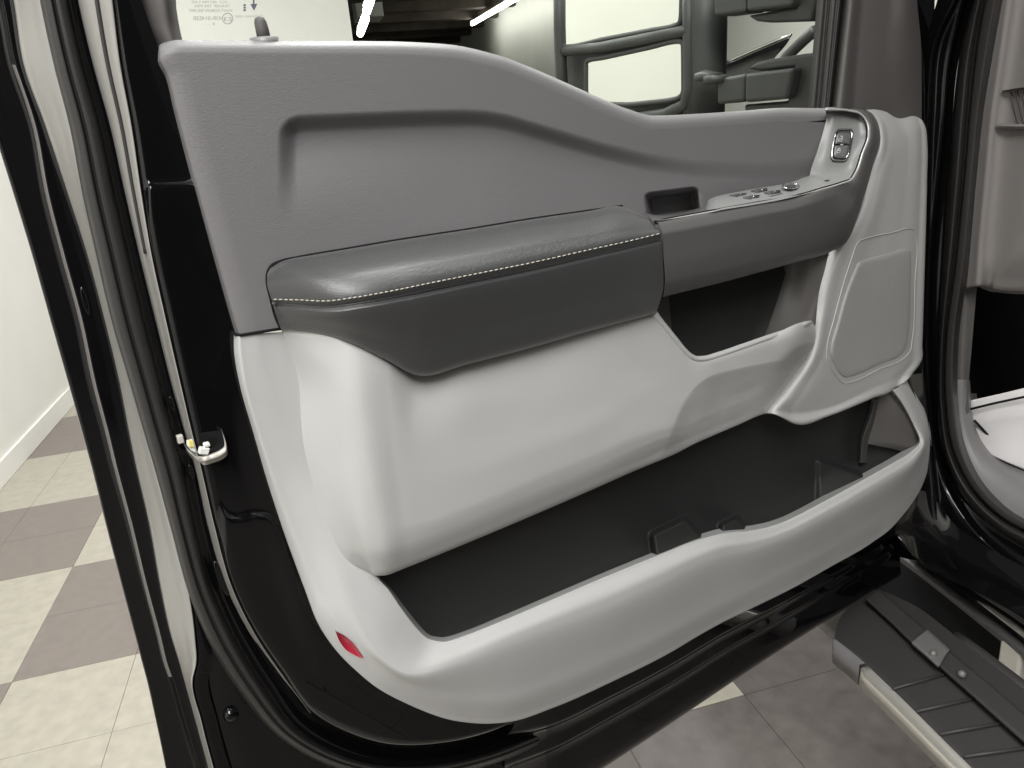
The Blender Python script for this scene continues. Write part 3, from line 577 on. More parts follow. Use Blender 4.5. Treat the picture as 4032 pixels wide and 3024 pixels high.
# window switches: chrome-tipped toggles, mirror pad
def toggle(x, y, w, l=.011):
    c = pw(x, y, w)
    o = box('window_switch', c+np.array([0, 0, .0012]), (l, .0015, 0), (0, .005, .0006), (0, 0, .0016), M['switch'], swp, .0014)
    box('switch_tip', c+np.array([.004, -.0036, .0030]), (l*.5, 0, 0), (0, .0014, 0), (0, 0, .0007), M['chrome'], swp, .0007)
    box('switch_bezel', c+np.array([0, 0, .0001]), (l*1.2, .002, 0), (0, .0068, .0007), (0, 0, .0008), M['plate'], swp, .0008)
for x, y, w in ((1594, 425.5, .027), (1622, 430, .043), (1640, 415, .027), (1668, 419, .043)): toggle(x, y, w)
rg = [pw(1708+np.cos(a)*18, 403+np.sin(a)*5.5, .033+np.sin(a)*.011) for a in np.linspace(0, 2*math.pi, 40)[:-1]]
tube('mirror_dial', [p+np.array([0, 0, .0006]) for p in rg], .0008, M['chrome'], swp, 8, True)
domed('mirror_pad', [(1708+np.cos(a)*15, 403+np.sin(a)*4.4) for a in np.linspace(0, 2*math.pi, 24)[:-1]], 36, lambda x, y: .033+(y-403)/5.5*.011, .0004, M['switch'], swp, rings=((1, -.002), (1, .001), (.8, .0016), (.4, .0008)))
box('switch_mark', pw(1786, 391, .0405)+np.array([0, 0, .0008]), (.0035, 0, 0), (0, .0012, 0), (0, 0, .0004), M['switch'], swp)
# --- black shell round the trim, weatherstrip and door edge
YS = [-40, 0, 140, 273, 420, 548, 690, 830, 945, 1003]
B_ = [(240, -40), (245, 0), (262, 140), (286, 273), (307, 420), (328, 548), (359, 690), (391, 830), (418, 945), (433, 1003), (464, 1137), (502, 1270), (548, 1365), (608, 1455), (671, 1540), (766, 1592), (848, 1612), (957, 1608), (1045, 1588), (1135, 1552), (1260, 1500), (1400, 1430)]
C_ = [(160, -40), (167, 0), (200, 140), (237, 273), (270, 420), (300, 548), (335, 690), (370, 830), (402, 945), (418, 1003), (447, 1142), (485, 1275), (532, 1374), (592, 1470), (655, 1556), (752, 1612), (843, 1634), (957, 1630), (1052, 1608), (1145, 1570), (1270, 1516), (1410, 1446)]
D_ = [(140, -40), (146, 0), (178, 140), (215, 273), (247, 420), (277, 548), (311, 690), (347, 830), (378, 945), (394, 1003), (424, 1148), (463, 1283), (512, 1387), (574, 1488), (640, 1576), (738, 1632), (837, 1655), (957, 1650), (1058, 1626), (1155, 1588), (1280, 1532), (1420, 1462)]
F_ = [(80, -40), (86, 0), (116, 140), (150, 273), (178, 420), (207, 548), (240, 690), (281, 830), (314, 945), (331, 1003), (369, 1142), (408, 1283), (452, 1390), (522, 1502), (600, 1590), (706, 1652), (828, 1680), (957, 1676), (1066, 1650), (1168, 1610), (1295, 1552), (1435, 1482)]
TR = [(298, -40), (306, 0), (356, 140), (400, 273), (440, 420), (475, 548), (520, 690), (545, 830), (575, 945), (590, 1003), (632, 1120), (680, 1230), (720, 1320), (780, 1390), (850, 1440), (920, 1480), (980, 1500), (1040, 1500), (1100, 1490), (1180, 1460), (1290, 1410), (1420, 1350)]
mix = lambda P, Q, t: [((1-t)*a+t*c, (1-t)*b+t*d) for (a, b), (c, d) in zip(P, Q)]
W = lambda P, w: [(x, y, w) for x, y in P]
RD = np.array([(455, 1060), (478, 1092), (490, 1112), (505, 1117), (555, 1110), (580, 1114), (600, 1140), (640, 1240), (720, 1360)], float)
RDs = line(RD, 50)
def press(x, y):                                                        # pressed steps in the sheet metal
    o_ = .0045*sst(y+.05*(x-370), 388, 404)*(1-sst(y, 404, 640))*sst(x, 312, 326)
    yl = np.interp(x, RDs[:, 0], RDs[:, 1])
    return o_+.004*(sst(y-yl, -5, 7)*(1-sst(y-yl, 30, 160)))*sst(x, 470, 492)*(1-sst(x, 640, 720))
ish = net('inner_shell', [W(TR, -.018), W(mix(TR, B_, .5), -.020), W(mix(TR, B_, .86), -.020), W(mix(TR, B_, .95), -.022), W(B_, -.029), W(mix(B_, C_, .5), -.044), W(C_, -.054), W(mix(C_, D_, .3), -.056), W(D_, -.054), W(mix(D_, F_, .9), -.058)], 110, 420, M['black'], door, solid=0, wfun=press)
n15 = 15
def refl(name, P, Q, t0, t1, w0, w1, m):
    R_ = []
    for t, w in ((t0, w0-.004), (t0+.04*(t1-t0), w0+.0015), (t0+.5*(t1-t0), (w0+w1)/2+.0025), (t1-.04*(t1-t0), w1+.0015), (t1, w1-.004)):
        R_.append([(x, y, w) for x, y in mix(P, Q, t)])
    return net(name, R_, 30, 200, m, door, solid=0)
for i_ in (13, 14): pass
taper = lambda P, Q: [(a+(c-a)*k, b+(d-b)*k) for (a, b), (c, d), k in zip(P[:n15], Q[:n15], [1]*9+[.95, .85, .72, .6, .45, .2])]
refl('edge_strip', B_[:n15], taper(B_, C_), 0, 1, -.027, -.052, M['strip'])  # painted reflection along the shell's rounded corner
tube('strip_groove', [pw(x, y, -.0345) for x, y in line(mix(B_, C_, .46)[:6], 40)], .0016, M['rubber'], door, 8)  # dark line splitting the painted reflection in two
ws = net('weatherstrip', [W(mix(D_, F_, .0), -.054), W(mix(D_, F_, .1), -.046), W(mix(D_, F_, .28), -.0405), W(mix(D_, F_, .42), -.041), W(mix(D_, F_, .5), -.0445), W(mix(D_, F_, .6), -.0405), W(mix(D_, F_, .8), -.0425), W(mix(D_, F_, .94), -.049), W(F_, -.060)], 60, 260, M['rubber'], door, solid=0)
Y2 = [-40, 0, 140, 273, 420, 548, 690, 830, 945, 1003, 1135, 1259, 1375, 1440, 1462, 1560, 1690]
S2R = [(-40, 92), (0, 96), (140, 126), (273, 160), (420, 188), (548, 216), (690, 250), (830, 291), (945, 322), (1003, 338), (1135, 374), (1259, 404), (1375, 421), (1440, 423), (1462, 417), (1560, 436), (1690, 470)]
S2L = [(-40, 20), (0, 30), (140, 52), (273, 99), (420, 148), (548, 189), (690, 227), (830, 260), (945, 282), (1003, 294), (1135, 324), (1259, 346), (1375, 371), (1440, 391), (1462, 397), (1560, 424), (1690, 460)]
S1R = [(-40, -6), (0, 6), (140, 34), (273, 78), (420, 106), (548, 139), (690, 178), (830, 208), (945, 238), (1003, 252), (1135, 287), (1259, 317), (1375, 348), (1440, 364), (1462, 372), (1560, 400), (1690, 440)]
SKN = [(-40, -112), (0, -100), (140, -57), (273, -17), (420, 29), (548, 68), (690, 108), (830, 148), (945, 180), (1003, 196), (1135, 229), (1259, 261), (1375, 292), (1440, 309), (1462, 315), (1560, 337), (1690, 364)]
c2 = lambda tab, dx=0, w=0: [(x+dx, y, w) for y, x in tab]
mx = lambda P, Q, t, w: [((1-t)*a[1]+t*b[1], a[0], w) for a, b in zip(P, Q)]
net('door_edge', [c2(S2R, 34, -.064), c2(S2R, 6, -.062), c2(S2R, 0, -.066), mx(S2R, S2L, .5, -.088), c2(S2L, 2, -.108), c2(S2L, -3, -.1105), mx(S2L, S1R, .5, -.112), c2(S1R, 1, -.112), c2(S1R, -2, -.115), c2(S1R, -8, -.126), c2(S1R, -11, -.1275),
                  mx(S1R, SKN, .5, -.130), c2(SKN, 4, -.132), c2(SKN, .6, -.134), c2(SKN, 0, -.138), c2(SKN, 6, -.160)], 110, 200, M['black'], door, solid=0)
net('edge_strip', [c2(S2R, 1, -.068), c2(S2R, -.5, -.061), mx(S2R, S2L, .5, -.082), mx(S2R, S2L, .9, -.100), c2(S2L, 0, -.1045), c2(S2L, -1, -.109)], 40, 160, M['strip'], door, solid=0)  # painted wall reflection on the end face
net('edge_strip', [c2(S1R[2:15], 0, -.116), c2(S1R[2:15], -.8, -.112), c2(S1R[2:15], -4, -.116), c2(S1R[2:15], -7.5, -.1235), c2(S1R[2:15], -8.5, -.128)], 20, 120, M['strip2'], door, solid=0)  # thin painted reflection near the outer skin
# lower corner of the shell behind the weatherstrip, and the door bottom
net('lower_shell', [[(395, 1180, -.0665), (420, 1180, -.066), (470, 1180, -.066), (600, 1240, -.066), (900, 1400, -.066), (1200, 1420, -.066), (1600, 1250, -.066), (1900, 1090, -.066), (1985, 1040, -.066)],
                    [(412, 1300, -.069), (440, 1320, -.066), (520, 1380, -.066), (660, 1440, -.066), (940, 1540, -.066), (1230, 1520, -.066), (1650, 1300, -.066), (1915, 1150, -.066), (1990, 1080, -.066)],
                    [(421, 1445, -.072), (450, 1450, -.067), (560, 1520, -.067), (720, 1590, -.067), (980, 1660, -.067), (1270, 1580, -.067), (1680, 1320, -.067), (1915, 1170, -.067), (1975, 1110, -.067)],
                    [(440, 1570, -.074), (470, 1570, -.068), (600, 1640, -.068), (760, 1700, -.068), (1010, 1730, -.068), (1290, 1610, -.068), (1700, 1340, -.068), (1918, 1195, -.068), (1970, 1140, -.068)],
                    [(475, 1700, -.076), (510, 1700, -.07), (640, 1760, -.07), (800, 1800, -.07), (1040, 1800, -.07), (1300, 1640, -.07), (1705, 1362, -.07), (1920, 1210, -.07), (1965, 1160, -.07)]], 60, 120, M['black'], door, solid=0)
BT = [(1060, 1561), (1200, 1527), (1315, 1476), (1451, 1408), (1560, 1345), (1700, 1277), (1800, 1221), (1884, 1172), (1940, 1128)]
BE = [(1060, 1815), (1200, 1728), (1315, 1652), (1451, 1562), (1560, 1488), (1700, 1395), (1800, 1333), (1890, 1277), (1946, 1243)]
def bl(t, w, dy=0): return [((1-t)*a+t*c, (1-t)*b+t*d+dy, w) for (a, b), (c, d) in zip(BT, BE)]
_bl = bl
def bl(t, w, dy=0): r_ = _bl(t, w, dy); r_[0] = (r_[0][0]+30, r_[0][1]-14, w-.03); return r_
net('door_bottom', [[(x, y-40, -.03) for x, y in BT], bl(0, -.022), bl(.16, -.022), bl(.22, -.030), bl(.3, -.034), bl(.42, -.034), bl(.47, -.042), bl(.55, -.045), bl(.75, -.045), bl(.92, -.047), bl(1, -.056), bl(.97, -.09)], 110, 140, M['black'], door, solid=0)
sc_ = pw(497, 1541, -.066)
V, F = tube_geo([sc_+np.array([0, .004, 0]), sc_+np.array([0, -.004, 0]), sc_+np.array([0, -.0075, 0])], [.0075, .0072, .003], 16); mesh('shell_bolt', V, F, M['black'], door)
# plugs in the edge and drain bumps
def plug(x, y, w, rx, ry, tilt, m=M['black'], name='grommet'):
    P = [(x+rx*math.cos(a)*math.cos(tilt)-ry*math.sin(a)*math.sin(tilt), y+rx*math.cos(a)*math.sin(tilt)+ry*math.sin(a)*math.cos(tilt)) for a in np.linspace(0, 2*math.pi, 25)[:-1]]
    domed(name, P, 32, lambda a, b: w, 0, m, door, rings=((1, -.002), (1, .0004), (.9, .0016), (.75, .002), (.4, .0018)))
plug(184, 650, -.113, 7, 34, -.28); plug(371, 872, -.045, 5, 18, -.28); plug(352, 867, -.05, 4, 14, -.28); plug(413, 1020, -.048, 6, 18, -.28); plug(478, 1250, -.044, 9, 42, -.38)
# latch: cut-out edge and steel lip at the shell's corner
HK = [(398, 962, -.062), (407, 974, -.050), (418, 986, -.040), (425, 992, -.034), (436, 993, -.028), (456, 988, -.022), (478, 979, -.018), (486, 972, -.017), (487, 962, -.017), (485, 950, -.017), (480, 934, -.018)]
_wi = sampler(ish); HK = [(x, y, _wi(x, y)+.0035) for x, y, w in HK]
lt = net('latch_lip', [[(x-1.5, y-9, w-.006) for x, y, w in HK], [(x-2.5, y-6.5, w+.0015) for x, y, w in HK], [(x-1.5, y-4, w+.0045) for x, y, w in HK], [(x+1.5, y+3, w+.0055) for x, y, w in HK], [(x+3.5, y+6, w+.002) for x, y, w in HK], [(x+4, y+12, w-.003) for x, y, w in HK]], 40, 80, M['steel'], door, solid=0)
plate('latch_opening', [(402, 944), (430, 936), (476, 930), (482, 950), (483, 968), (455, 982), (432, 986), (416, 978)], 'w', [_wi(*q)+.0022 for q in [(402, 944), (430, 936), (476, 930), (482, 950), (483, 968), (455, 982), (432, 986), (416, 978)]], M['carpet'], lt, solid=.001)
box('latch_claw', pw(440, 973, _wi(440, 973)+.006), (.0036, 0, -.0014), (0, .003, 0), (.0012, 0, .0026), M['nylon'], lt, .0009)
box('latch_pawl', pw(446, 960, _wi(446, 960)+.005), (.0024, 0, 0), (0, .003, 0), (0, 0, .0016), M['nylon'], lt, .0009)
plate('greased_plate', [(404, 952), (414, 950), (426, 948), (428, 962), (424, 978), (412, 972), (404, 962)], 'w', -.030, M['nylon'], lt, solid=.002)
box('grease_dab', pw(414, 958, -.0293), (.0022, 0, -.0006), (0, .0008, 0), (.0005, 0, .0032), M['grease'], lt, .0008)
box('latch_pin', pw(389, 948, -.042), (.0025, 0, 0), (0, .003, 0), (0, 0, .0036), M['steel'], lt, .001)
# --- window frame, glass and lock knob
net('window_frame', [[(262, -40, -.05), (284, -40, -.035), (300, -40, -.03), (372, -40, -.03), (384, -40, -.05)], [(270, 0, -.05), (292, 0, -.035), (306, 0, -.03), (374, 0, -.03), (380, 0, -.05)], [(280, 60, -.05), (302, 60, -.036), (318, 60, -.031), (382, 60, -.031), (388, 60, -.05)], [(300, 108, -.05), (326, 108, -.036), (342, 108, -.031), (394, 110, -.031), (400, 110, -.05)]], 40, 40, M['darktrim'], door, solid=0)
glass = plate('window_glass', [(340, -210), (1800, -210), (1775, 290), (1330, 290), (1000, 150), (372, 130)], 'w', -.062, M['glass'], door, solid=0)
kb = pw(571, 86, -.022)
kz = np.array([0, 0, 1.])
V, F = tube_geo([kb-kz*.006, kb+kz*.0012, kb+kz*.0016], [.0115, .0112, .007], 20); kn = mesh('lock_knob', V, F, M['plate'], door)
V, F = tube_geo([kb, kb+kz*.008+np.array([-.0004, 0, 0]), kb+kz*.0125+np.array([-.0008, 0, 0]), kb+kz*.0155+np.array([-.001, 0, 0]), kb+kz*.0166+np.array([-.001, 0, 0])], [.0052, .005, .0047, .0035, .001], 16); mesh('knob_stem', V, F, M['darktrim'], kn)
# printing on the glass, read from outside
def gtext(s, x0, x1, yb, h, m=M['print']):
    cu = bpy.data.curves.new('txt', 'FONT'); cu.body = s; cu.size = 1; o = bpy.data.objects.new('txt', cu); COL.objects.link(o)
    dg = bpy.context.evaluated_depsgraph_get(); me = bpy.data.meshes.new_from_object(o.evaluated_get(dg)); bpy.data.objects.remove(o)
    vs = np.array([v.co for v in me.vertices]); lo, hi = vs.min(0), vs.max(0)
    u = (vs[:, 0]-lo[0])/(hi[0]-lo[0]); vv = (vs[:, 1]-lo[1])/(hi[1]-lo[1])
    W_ = [pw(x1+(x0-x1)*a, yb-h*b, -.0612) for a, b in zip(u, vv)]
    fs = [tuple(p.vertices) for p in me.polygons]
    mesh('glass_print', W_, fs, m, glass, smooth=False)
try:
    gtext('DOT 1067 M60 2 AS2', 414, 491, 7, 5.5); gtext('TRANSP. 70% MIN.', 419, 497, 16, 6); gtext('SAINT-GOBAIN SEKURIT', 408, 502, 26, 6.5)
    gtext('43R-014530', 418, 479, 43.5, 8.5); gtext('8 . . .', 443, 464, 54, 5); gtext('SunGreen solar', 507, 566, 37.5, 6); gtext('E3', 484, 500, 46, 9)
except Exception as ex: print('text', ex)
ring = [pw(491.5+11*math.cos(a), 40+11.5*math.sin(a), -.0612) for a in np.linspace(0, 2*math.pi, 40)[:-1]]
tube('glass_print', ring, .00035, M['print'], glass, 6, True)
plate('glass_print', [(541, 9), (556, 8), (549, 23)], 'w', -.0612, M['printd'], glass, solid=.0002)
plate('glass_print', [(546, -10), (549.5, -10), (550, 9), (546.5, 9)], 'w', -.0612, M['printd'], glass, solid=.0002)
for y in (-2, 11, 16.5, 22): plate('glass_print', [(526, y-2), (531, y-2), (531, y+2), (526, y+2)], 'w', -.0612, M['printd'], glass, solid=.0002)
# front window channel and sail panel
net('window_channel', [[(1768, -40, -.07), (1778, -40, -.055), (1790, -40, -.05), (1797, -40, -.045), (1801, -40, -.03), (1812, -40, -.022), (1822, -40, -.022), (1826, -40, -.035), (1834, -40, -.04)],
                       [(1745, 240, -.07), (1754, 240, -.055), (1766, 240, -.05), (1772, 240, -.045), (1776, 240, -.03), (1784, 240, -.022), (1792, 240, -.022), (1796, 240, -.035), (1802, 240, -.04)]], 30, 60, M['rubber'], door, solid=0)
net('sail_panel', [[(1822, -40, -.035), (1828, -40, -.02), (1870, -40, -.012), (1925, -40, -.012), (1970, -40, -.016), (1979, -40, -.03)], [(1820, 0, -.035), (1826, 0, -.02), (1866, 0, -.012), (1922, 0, -.012), (1972, 0, -.016), (1981, 0, -.03)],
                   [(1808, 112, -.035), (1814, 112, -.02), (1856, 112, -.012), (1910, 112, -.012), (1978, 112, -.020), (1990, 112, -.03)], [(1796, 220, -.035), (1802, 220, -.02), (1848, 220, -.012), (1908, 220, -.014), (1978, 220, -.024), (1991, 220, -.03)],
                   [(1790, 275, -.035), (1796, 275, -.02), (1842, 275, -.012), (1905, 275, -.016), (1978, 275, -.024), (1991, 275, -.03)]], 60, 60, M['darktrim'], door, solid=0)
net('hinge_shell', [[(1960, -40, -.03), (1990, -40, -.045), (2020, -40, -.06)], [(1970, 110, -.03), (1998, 110, -.045), (2016, 110, -.06)], [(1975, 300, -.03), (2000, 300, -.04), (2008, 300, -.06)], [(1970, 600, -.03), (1996, 600, -.04), (2004, 600, -.06)], [(1960, 800, -.03), (1990, 800, -.04), (2000, 800, -.06)]], 40, 30, M['black'], door, solid=0)
# --- tow mirror on the outside of the door
tm = 'tow_mirror'
MX = 1.02
def mxn(name, rows, nr, nc, m, par): return net(name, rows, nr, nc, m, par, mode='X', solid=0)
mh = plate('tow_mirror', [(1196, -60), (1204, 0), (1207, 60), (1210, 150), (1216, 260), (1300, 330), (1420, 300), (1478, 236), (1489, 210), (1490, 120), (1490, -60)], 'X', MX+.02, M['housing'], door, solid=.04, bevel=.01)
def bar(pts, r, k=10): return tube('mirror_frame', [pX(x, y, MX+dx) for x, y, dx in pts], r, M['housing'], mh, k)
p1 = [(1213, -50), (1212, 88), (1214, 97), (1222, 101), (1300, 86), (1400, 67), (1462, 54), (1470, 46), (1472, 30), (1474, -50)]
p2 = [(1266, 137), (1270, 131), (1300, 125), (1400, 103), (1466, 89), (1473, 91), (1476, 98), (1477, 190), (1474, 204), (1462, 213), (1400, 222), (1350, 226), (1290, 222), (1266, 196)]
def glassp(P, name):
    plate(name, P, 'X', MX-.004, M['mirror'], mh, solid=.003)
    c = np.array(P, float); c = np.vstack([c, c[:1]]); Q = line(c, 140, pchip)
    tube('mirror_rim', [pX(x, y, MX-.004) for x, y in Q[:-1]], .0045, M['housing'], mh, 8, True)
glassp(p1, 'mirror_glass'); glassp(p2, 'mirror_glass')
bar([(1208, -60, -.004), (1209, 60, -.004), (1212, 150, -.004), (1218, 240, -.004)], .012)
bar([(1206, 112, -.002), (1300, 102, -.006), (1400, 83, -.006), (1486, 66, -.002)], .010)
bar([(1487, -60, 0), (1488, 60, 0), (1490, 190, 0), (1480, 226, 0), (1440, 246, 0), (1330, 262, 0)], .011)
tube('mirror_post', [pX(1524, -60, 1.05), pX(1524, 60, 1.05), pX(1523, 150, 1.05), pX(1520, 245, 1.05)], .035, M['housing'], mh, 14)
def armbox(name, q, X, d): return plate(name, q, 'X', X, M['housing'], mh, solid=d, bevel=.006)
armbox('mirror_arm', [(1548, 170), (1608, 159), (1607, 219), (1547, 226)], .985, .05)
armbox('mirror_arm', [(1608, 159), (1714, 146), (1700, 214), (1607, 222)], .98, .05)
armbox('mirror_arm', [(1541, -50), (1610, -50), (1610, 27), (1541, 36)], .985, .05)
armbox('mirror_arm', [(1611, -50), (1712, -50), (1710, 14), (1611, 26)], .98, .05)
armbox('mirror_bracket', [(1612, 148), (1630, 136), (1660, 128), (1735, 116), (1772, 112), (1752, 250), (1608, 245), (1605, 226), (1700, 218), (1714, 146), (1640, 154)], 1.0, .03)
armbox('mirror_bracket', [(1612, 34), (1720, 14), (1722, -60), (1780, -60), (1752, 46), (1660, 49), (1632, 46)], 1.0, .03)
for (x, y) in ((1530, 158), (1546, 164)): plug_ = tube('arm_pivot', [pX(x, y+16, .99), pX(x, y, .99), pX(x+1, y-4, .99)], [.022, .022, .008], M['housing'], mh, 14)
# ------------------------------------------------------------------ the truck beside the door
truck = empty('pickup_truck', hall(1.3, .6, 0), 'black pickup truck cab with grey dash side and running board', 'truck')
def anet(name, rows, nr, nc, m, par=truck): return net(name, rows, nr, nc, m, par, mode='a', solid=0)
# pillar: outer black flange, seals, inner trim
PL = {'b0': [(2040, -40), (2025, 0), (1996, 110), (1986, 246), (1984, 400), (1980, 575), (1975, 738), (1965, 850), (1960, 960), (1950, 1060), (1930, 1150), (1925, 1200)],
      'b1': [(2078, -40), (2064, 0), (2020, 100), (2008, 246), (2004, 370), (1999, 575), (1994, 738), (2000, 850), (2010, 960), (2018, 1060), (2030, 1150), (2070, 1230)],
      'b2': [(2096, -40), (2084, 0), (2053, 123), (2042, 246), (2030, 370), (2012, 575), (2008, 738), (2012, 860), (2024, 970), (2056, 1070), (2120, 1160), (2212, 1235)],
      'b3': [(2112, -40), (2102, 0), (2072, 123), (2058, 246), (2050, 370), (2036, 575), (2028, 738), (2026, 880), (2040, 985), (2080, 1072), (2148, 1142), (2230, 1192)],
      'b4': [(2136, -40), (2124, 0), (2103, 123), (2091, 246), (2081, 370), (2060, 575), (2040, 738), (2040, 880), (2056, 975), (2098, 1056), (2160, 1118), (2240, 1162)],
      'b5': [(2176, -40), (2166, 0), (2140, 145), (2124, 246), (2111, 370), (2092, 575), (2071, 738), (2071, 880), (2086, 965), (2122, 1040), (2178, 1098), (2250, 1138)]}
A_ = lambda k, a: [(x, y, a) for x, y in PL[k]]
Am = lambda k, l, t, a: [((1-t)*p[0]+t*q[0], (1-t)*p[1]+t*q[1], a) for p, q in zip(PL[k], PL[l])]
anet('door_aperture', [A_('b0', .93), Am('b0', 'b1', .8, .93), A_('b1', .935), Am('b1', 'b2', .15, .955), Am('b1', 'b2', .8, .965), A_('b2', .97), Am('b2', 'b3', .15, .985), A_('b3', 1.0)], 60, 160, M['black'])
anet('aperture_seal', [A_('b3', 1.0), Am('b3', 'b4', .2, .975), Am('b3', 'b4', .55, .970), Am('b3', 'b4', .85, .98), A_('b4', .992), Am('b4', 'b5', .2, .978), Am('b4', 'b5', .6, .980), A_('b5', 1.01)], 60, 160, M['rubber'])
# rocker below the opening
anet('rocker_panel', [[(1935, 1110, .90), (1990, 1060, .925), (2020, 1080, .94), (2060, 1130, .95), (2130, 1180, .955), (2212, 1225, .96), (2300, 1270, .96)],
                      [(1925, 1142, .90), (1985, 1150, .92), (2030, 1190, .93), (2080, 1225, .935), (2150, 1265, .94), (2230, 1310, .94), (2320, 1360, .94)],
                      [(1940, 1165, .90), (1982, 1205, .92), (2030, 1240, .93), (2100, 1275, .935), (2170, 1310, .94), (2250, 1360, .94), (2340, 1415, .94)],
                      [(1962, 1188, .92), (2000, 1216, .935), (2030, 1222, .96), (2110, 1282, .98), (2180, 1330, .99), (2260, 1390, 1.0), (2350, 1445, 1.0)],
                      [(1975, 1180, 1.02), (2010, 1205, 1.06), (2035, 1215, 1.1), (2112, 1270, 1.14), (2182, 1318, 1.15), (2262, 1380, 1.15), (2352, 1435, 1.15)]], 60, 80, M['black'])
# dash side panel with vent
dsh = anet('dash_side', [[(2160, -40, 1.02), (2186, -40, 1.012), (2196, -40, 1.02), (2260, -40, 1.03), (2620, -40, 1.110)], [(2138, 150, 1.02), (2160, 150, 1.012), (2168, 150, 1.02), (2240, 150, 1.03), (2620, 150, 1.110)], [(2122, 250, 1.02), (2146, 250, 1.012), (2154, 250, 1.02), (2240, 250, 1.03), (2620, 250, 1.110)],
                   [(2108, 400, 1.02), (2132, 400, 1.012), (2140, 400, 1.02), (2230, 400, 1.03), (2610, 400, 1.110)], [(2094, 560, 1.02), (2118, 555, 1.012), (2126, 555, 1.02), (2200, 545, 1.035), (2600, 480, 1.120)], [(2088, 624, 1.02), (2116, 616, 1.014), (2124, 616, 1.025), (2150, 624, 1.04), (2600, 600, 1.130)], [(2088, 626, 1.06), (2116, 620, 1.06), (2124, 624, 1.07), (2160, 632, 1.08), (2600, 610, 1.160)]], 80, 60, M['dash'])
vt = anet('air_vent', [[(2163, 196, 1.016), (2200, 190, 1.018), (2300, 184, 1.022)], [(2168, 202, 1.034), (2200, 198, 1.036), (2300, 192, 1.04)], [(2160, 262, 1.034), (2200, 264, 1.036), (2300, 264, 1.04)], [(2152, 271, 1.014), (2200, 272, 1.016), (2300, 272, 1.02)], [(2150, 277, 1.016), (2200, 279, 1.02), (2300, 279, 1.026)]], 30, 24, M['dash'])
vt.parent = dsh
for i in range(5):
    x = 2186+i*12.5
    s = net('vent_slat', [[(x-9, 197, 1.040), (x-4, 197, 1.024), (x, 197, 1.036)], [(x+8, 265, 1.040), (x+13, 265, 1.024), (x+17, 265, 1.036)]], 12, 8, M['darktrim'], dsh, mode='a', solid=0)
box('vent_back', pa(2230, 230, 1.055), np.append(T2*.07, 0), np.append(L2*.004, 0), (0, 0, .03), M['carpet'], dsh)
# rest of the cab: rear side, roof and seat (just outside the frame, shading the gap)
hbox('rear_side', .93, 1.02, -3.4, -.28, .5, 1.9, M['black'], truck, .02)
hbox('chassis', 1.05, 2.5, -3.4, 3.4, .26, .5, M['carpet'], truck)
hbox('cab_roof', .98, 2.7, -3.4, .75, 1.88, 1.96, M['black'], truck, .03)
hbox('far_side', 2.6, 2.7, -3.4, 2.6, .5, 1.9, M['carpet'], truck)
hbox('cab_floor', 1.3, 2.6, -1.6, .9, .5, .62, M['carpet'], truck)
hbox('seat', 1.25, 1.8, -.75, -.1, .62, .95, M['darktrim'], truck, .05)
hbox('seat_back', 1.25, 1.8, -.95, -.7, .85, 1.6, M['darktrim'], truck, .06)
# footwell, sill trim and floor
anet('footwell', [[(2040, 560, 1.06), (2120, 560, 1.3), (2200, 560, 1.6), (2720, 540, 1.9)], [(2050, 740, 1.06), (2110, 740, 1.3), (2200, 740, 1.6), (2720, 720, 1.9)], [(2050, 960, 1.06), (2100, 950, 1.3), (2200, 930, 1.6), (2720, 900, 1.9)]], 40, 30, M['carpet'])
anet('kick_panel', [[(2060, 600, 1.03), (2086, 600, 1.03), (2112, 600, 1.05)], [(2050, 740, 1.03), (2080, 740, 1.03), (2100, 740, 1.05)], [(2055, 850, 1.03), (2078, 850, 1.03), (2092, 850, 1.05)], [(2062, 905, 1.03), (2082, 900, 1.03), (2094, 890, 1.05)]], 30, 16, M['darktrim'])
anet('sill_trim', [[(2066, 820, 1.02), (2064, 890, 1.02), (2080, 975, 1.015), (2118, 1048, 1.01), (2176, 1106, 1.005), (2260, 1150, 1.0), (2380, 1200, 1.0)],
                   [(2082, 820, 1.03), (2082, 890, 1.03), (2098, 960, 1.028), (2136, 1025, 1.025), (2194, 1078, 1.02), (2270, 1115, 1.015), (2380, 1160, 1.01)],
                   [(2094, 820, 1.06), (2094, 885, 1.06), (2112, 950, 1.05), (2150, 1000, 1.05), (2205, 1040, 1.05), (2280, 1075, 1.05), (2380, 1110, 1.05)],
                   [(2098, 850, 1.09), (2100, 890, 1.09), (2120, 950, 1.085), (2158, 992, 1.085), (2212, 1020, 1.09), (2290, 1046, 1.10), (2380, 1064, 1.11)],
                   [(2110, 850, 1.16), (2112, 880, 1.16), (2130, 920, 1.16), (2170, 955, 1.16), (2220, 975, 1.16), (2300, 1000, 1.16), (2390, 1020, 1.16)]], 60, 70, M['sill'])
# bonnet edge seen past the mirror
hd = anet('bonnet', [[(1552, 143, 1.02), (1590, 126, 1.02), (1640, 104, 1.02), (1680, 87, 1.02), (1712, 74, 1.02)], [(1552, 150, 1.0), (1592, 140, 1.0), (1642, 120, 1.0), (1676, 108, 1.0), (1700, 94, 1.0)], [(1556, 185, .99), (1600, 180, .99), (1640, 165, .99), (1665, 140, .99), (1672, 126, .99)]], 30, 40, M['black'])
tube('chrome_strip', [pa(x, y, 1.018) for x, y in ((1552, 142), (1590, 125), (1640, 103), (1680, 86), (1709, 75), (1690, 100), (1666, 127))], .0025, M['chrome'], hd, 8)
tube('windscreen_edge', [pa(x, y, 1.10) for x, y in ((1760, 66), (1735, 88), (1700, 122), (1680, 150))], .012, M['housing'], hd, 8)
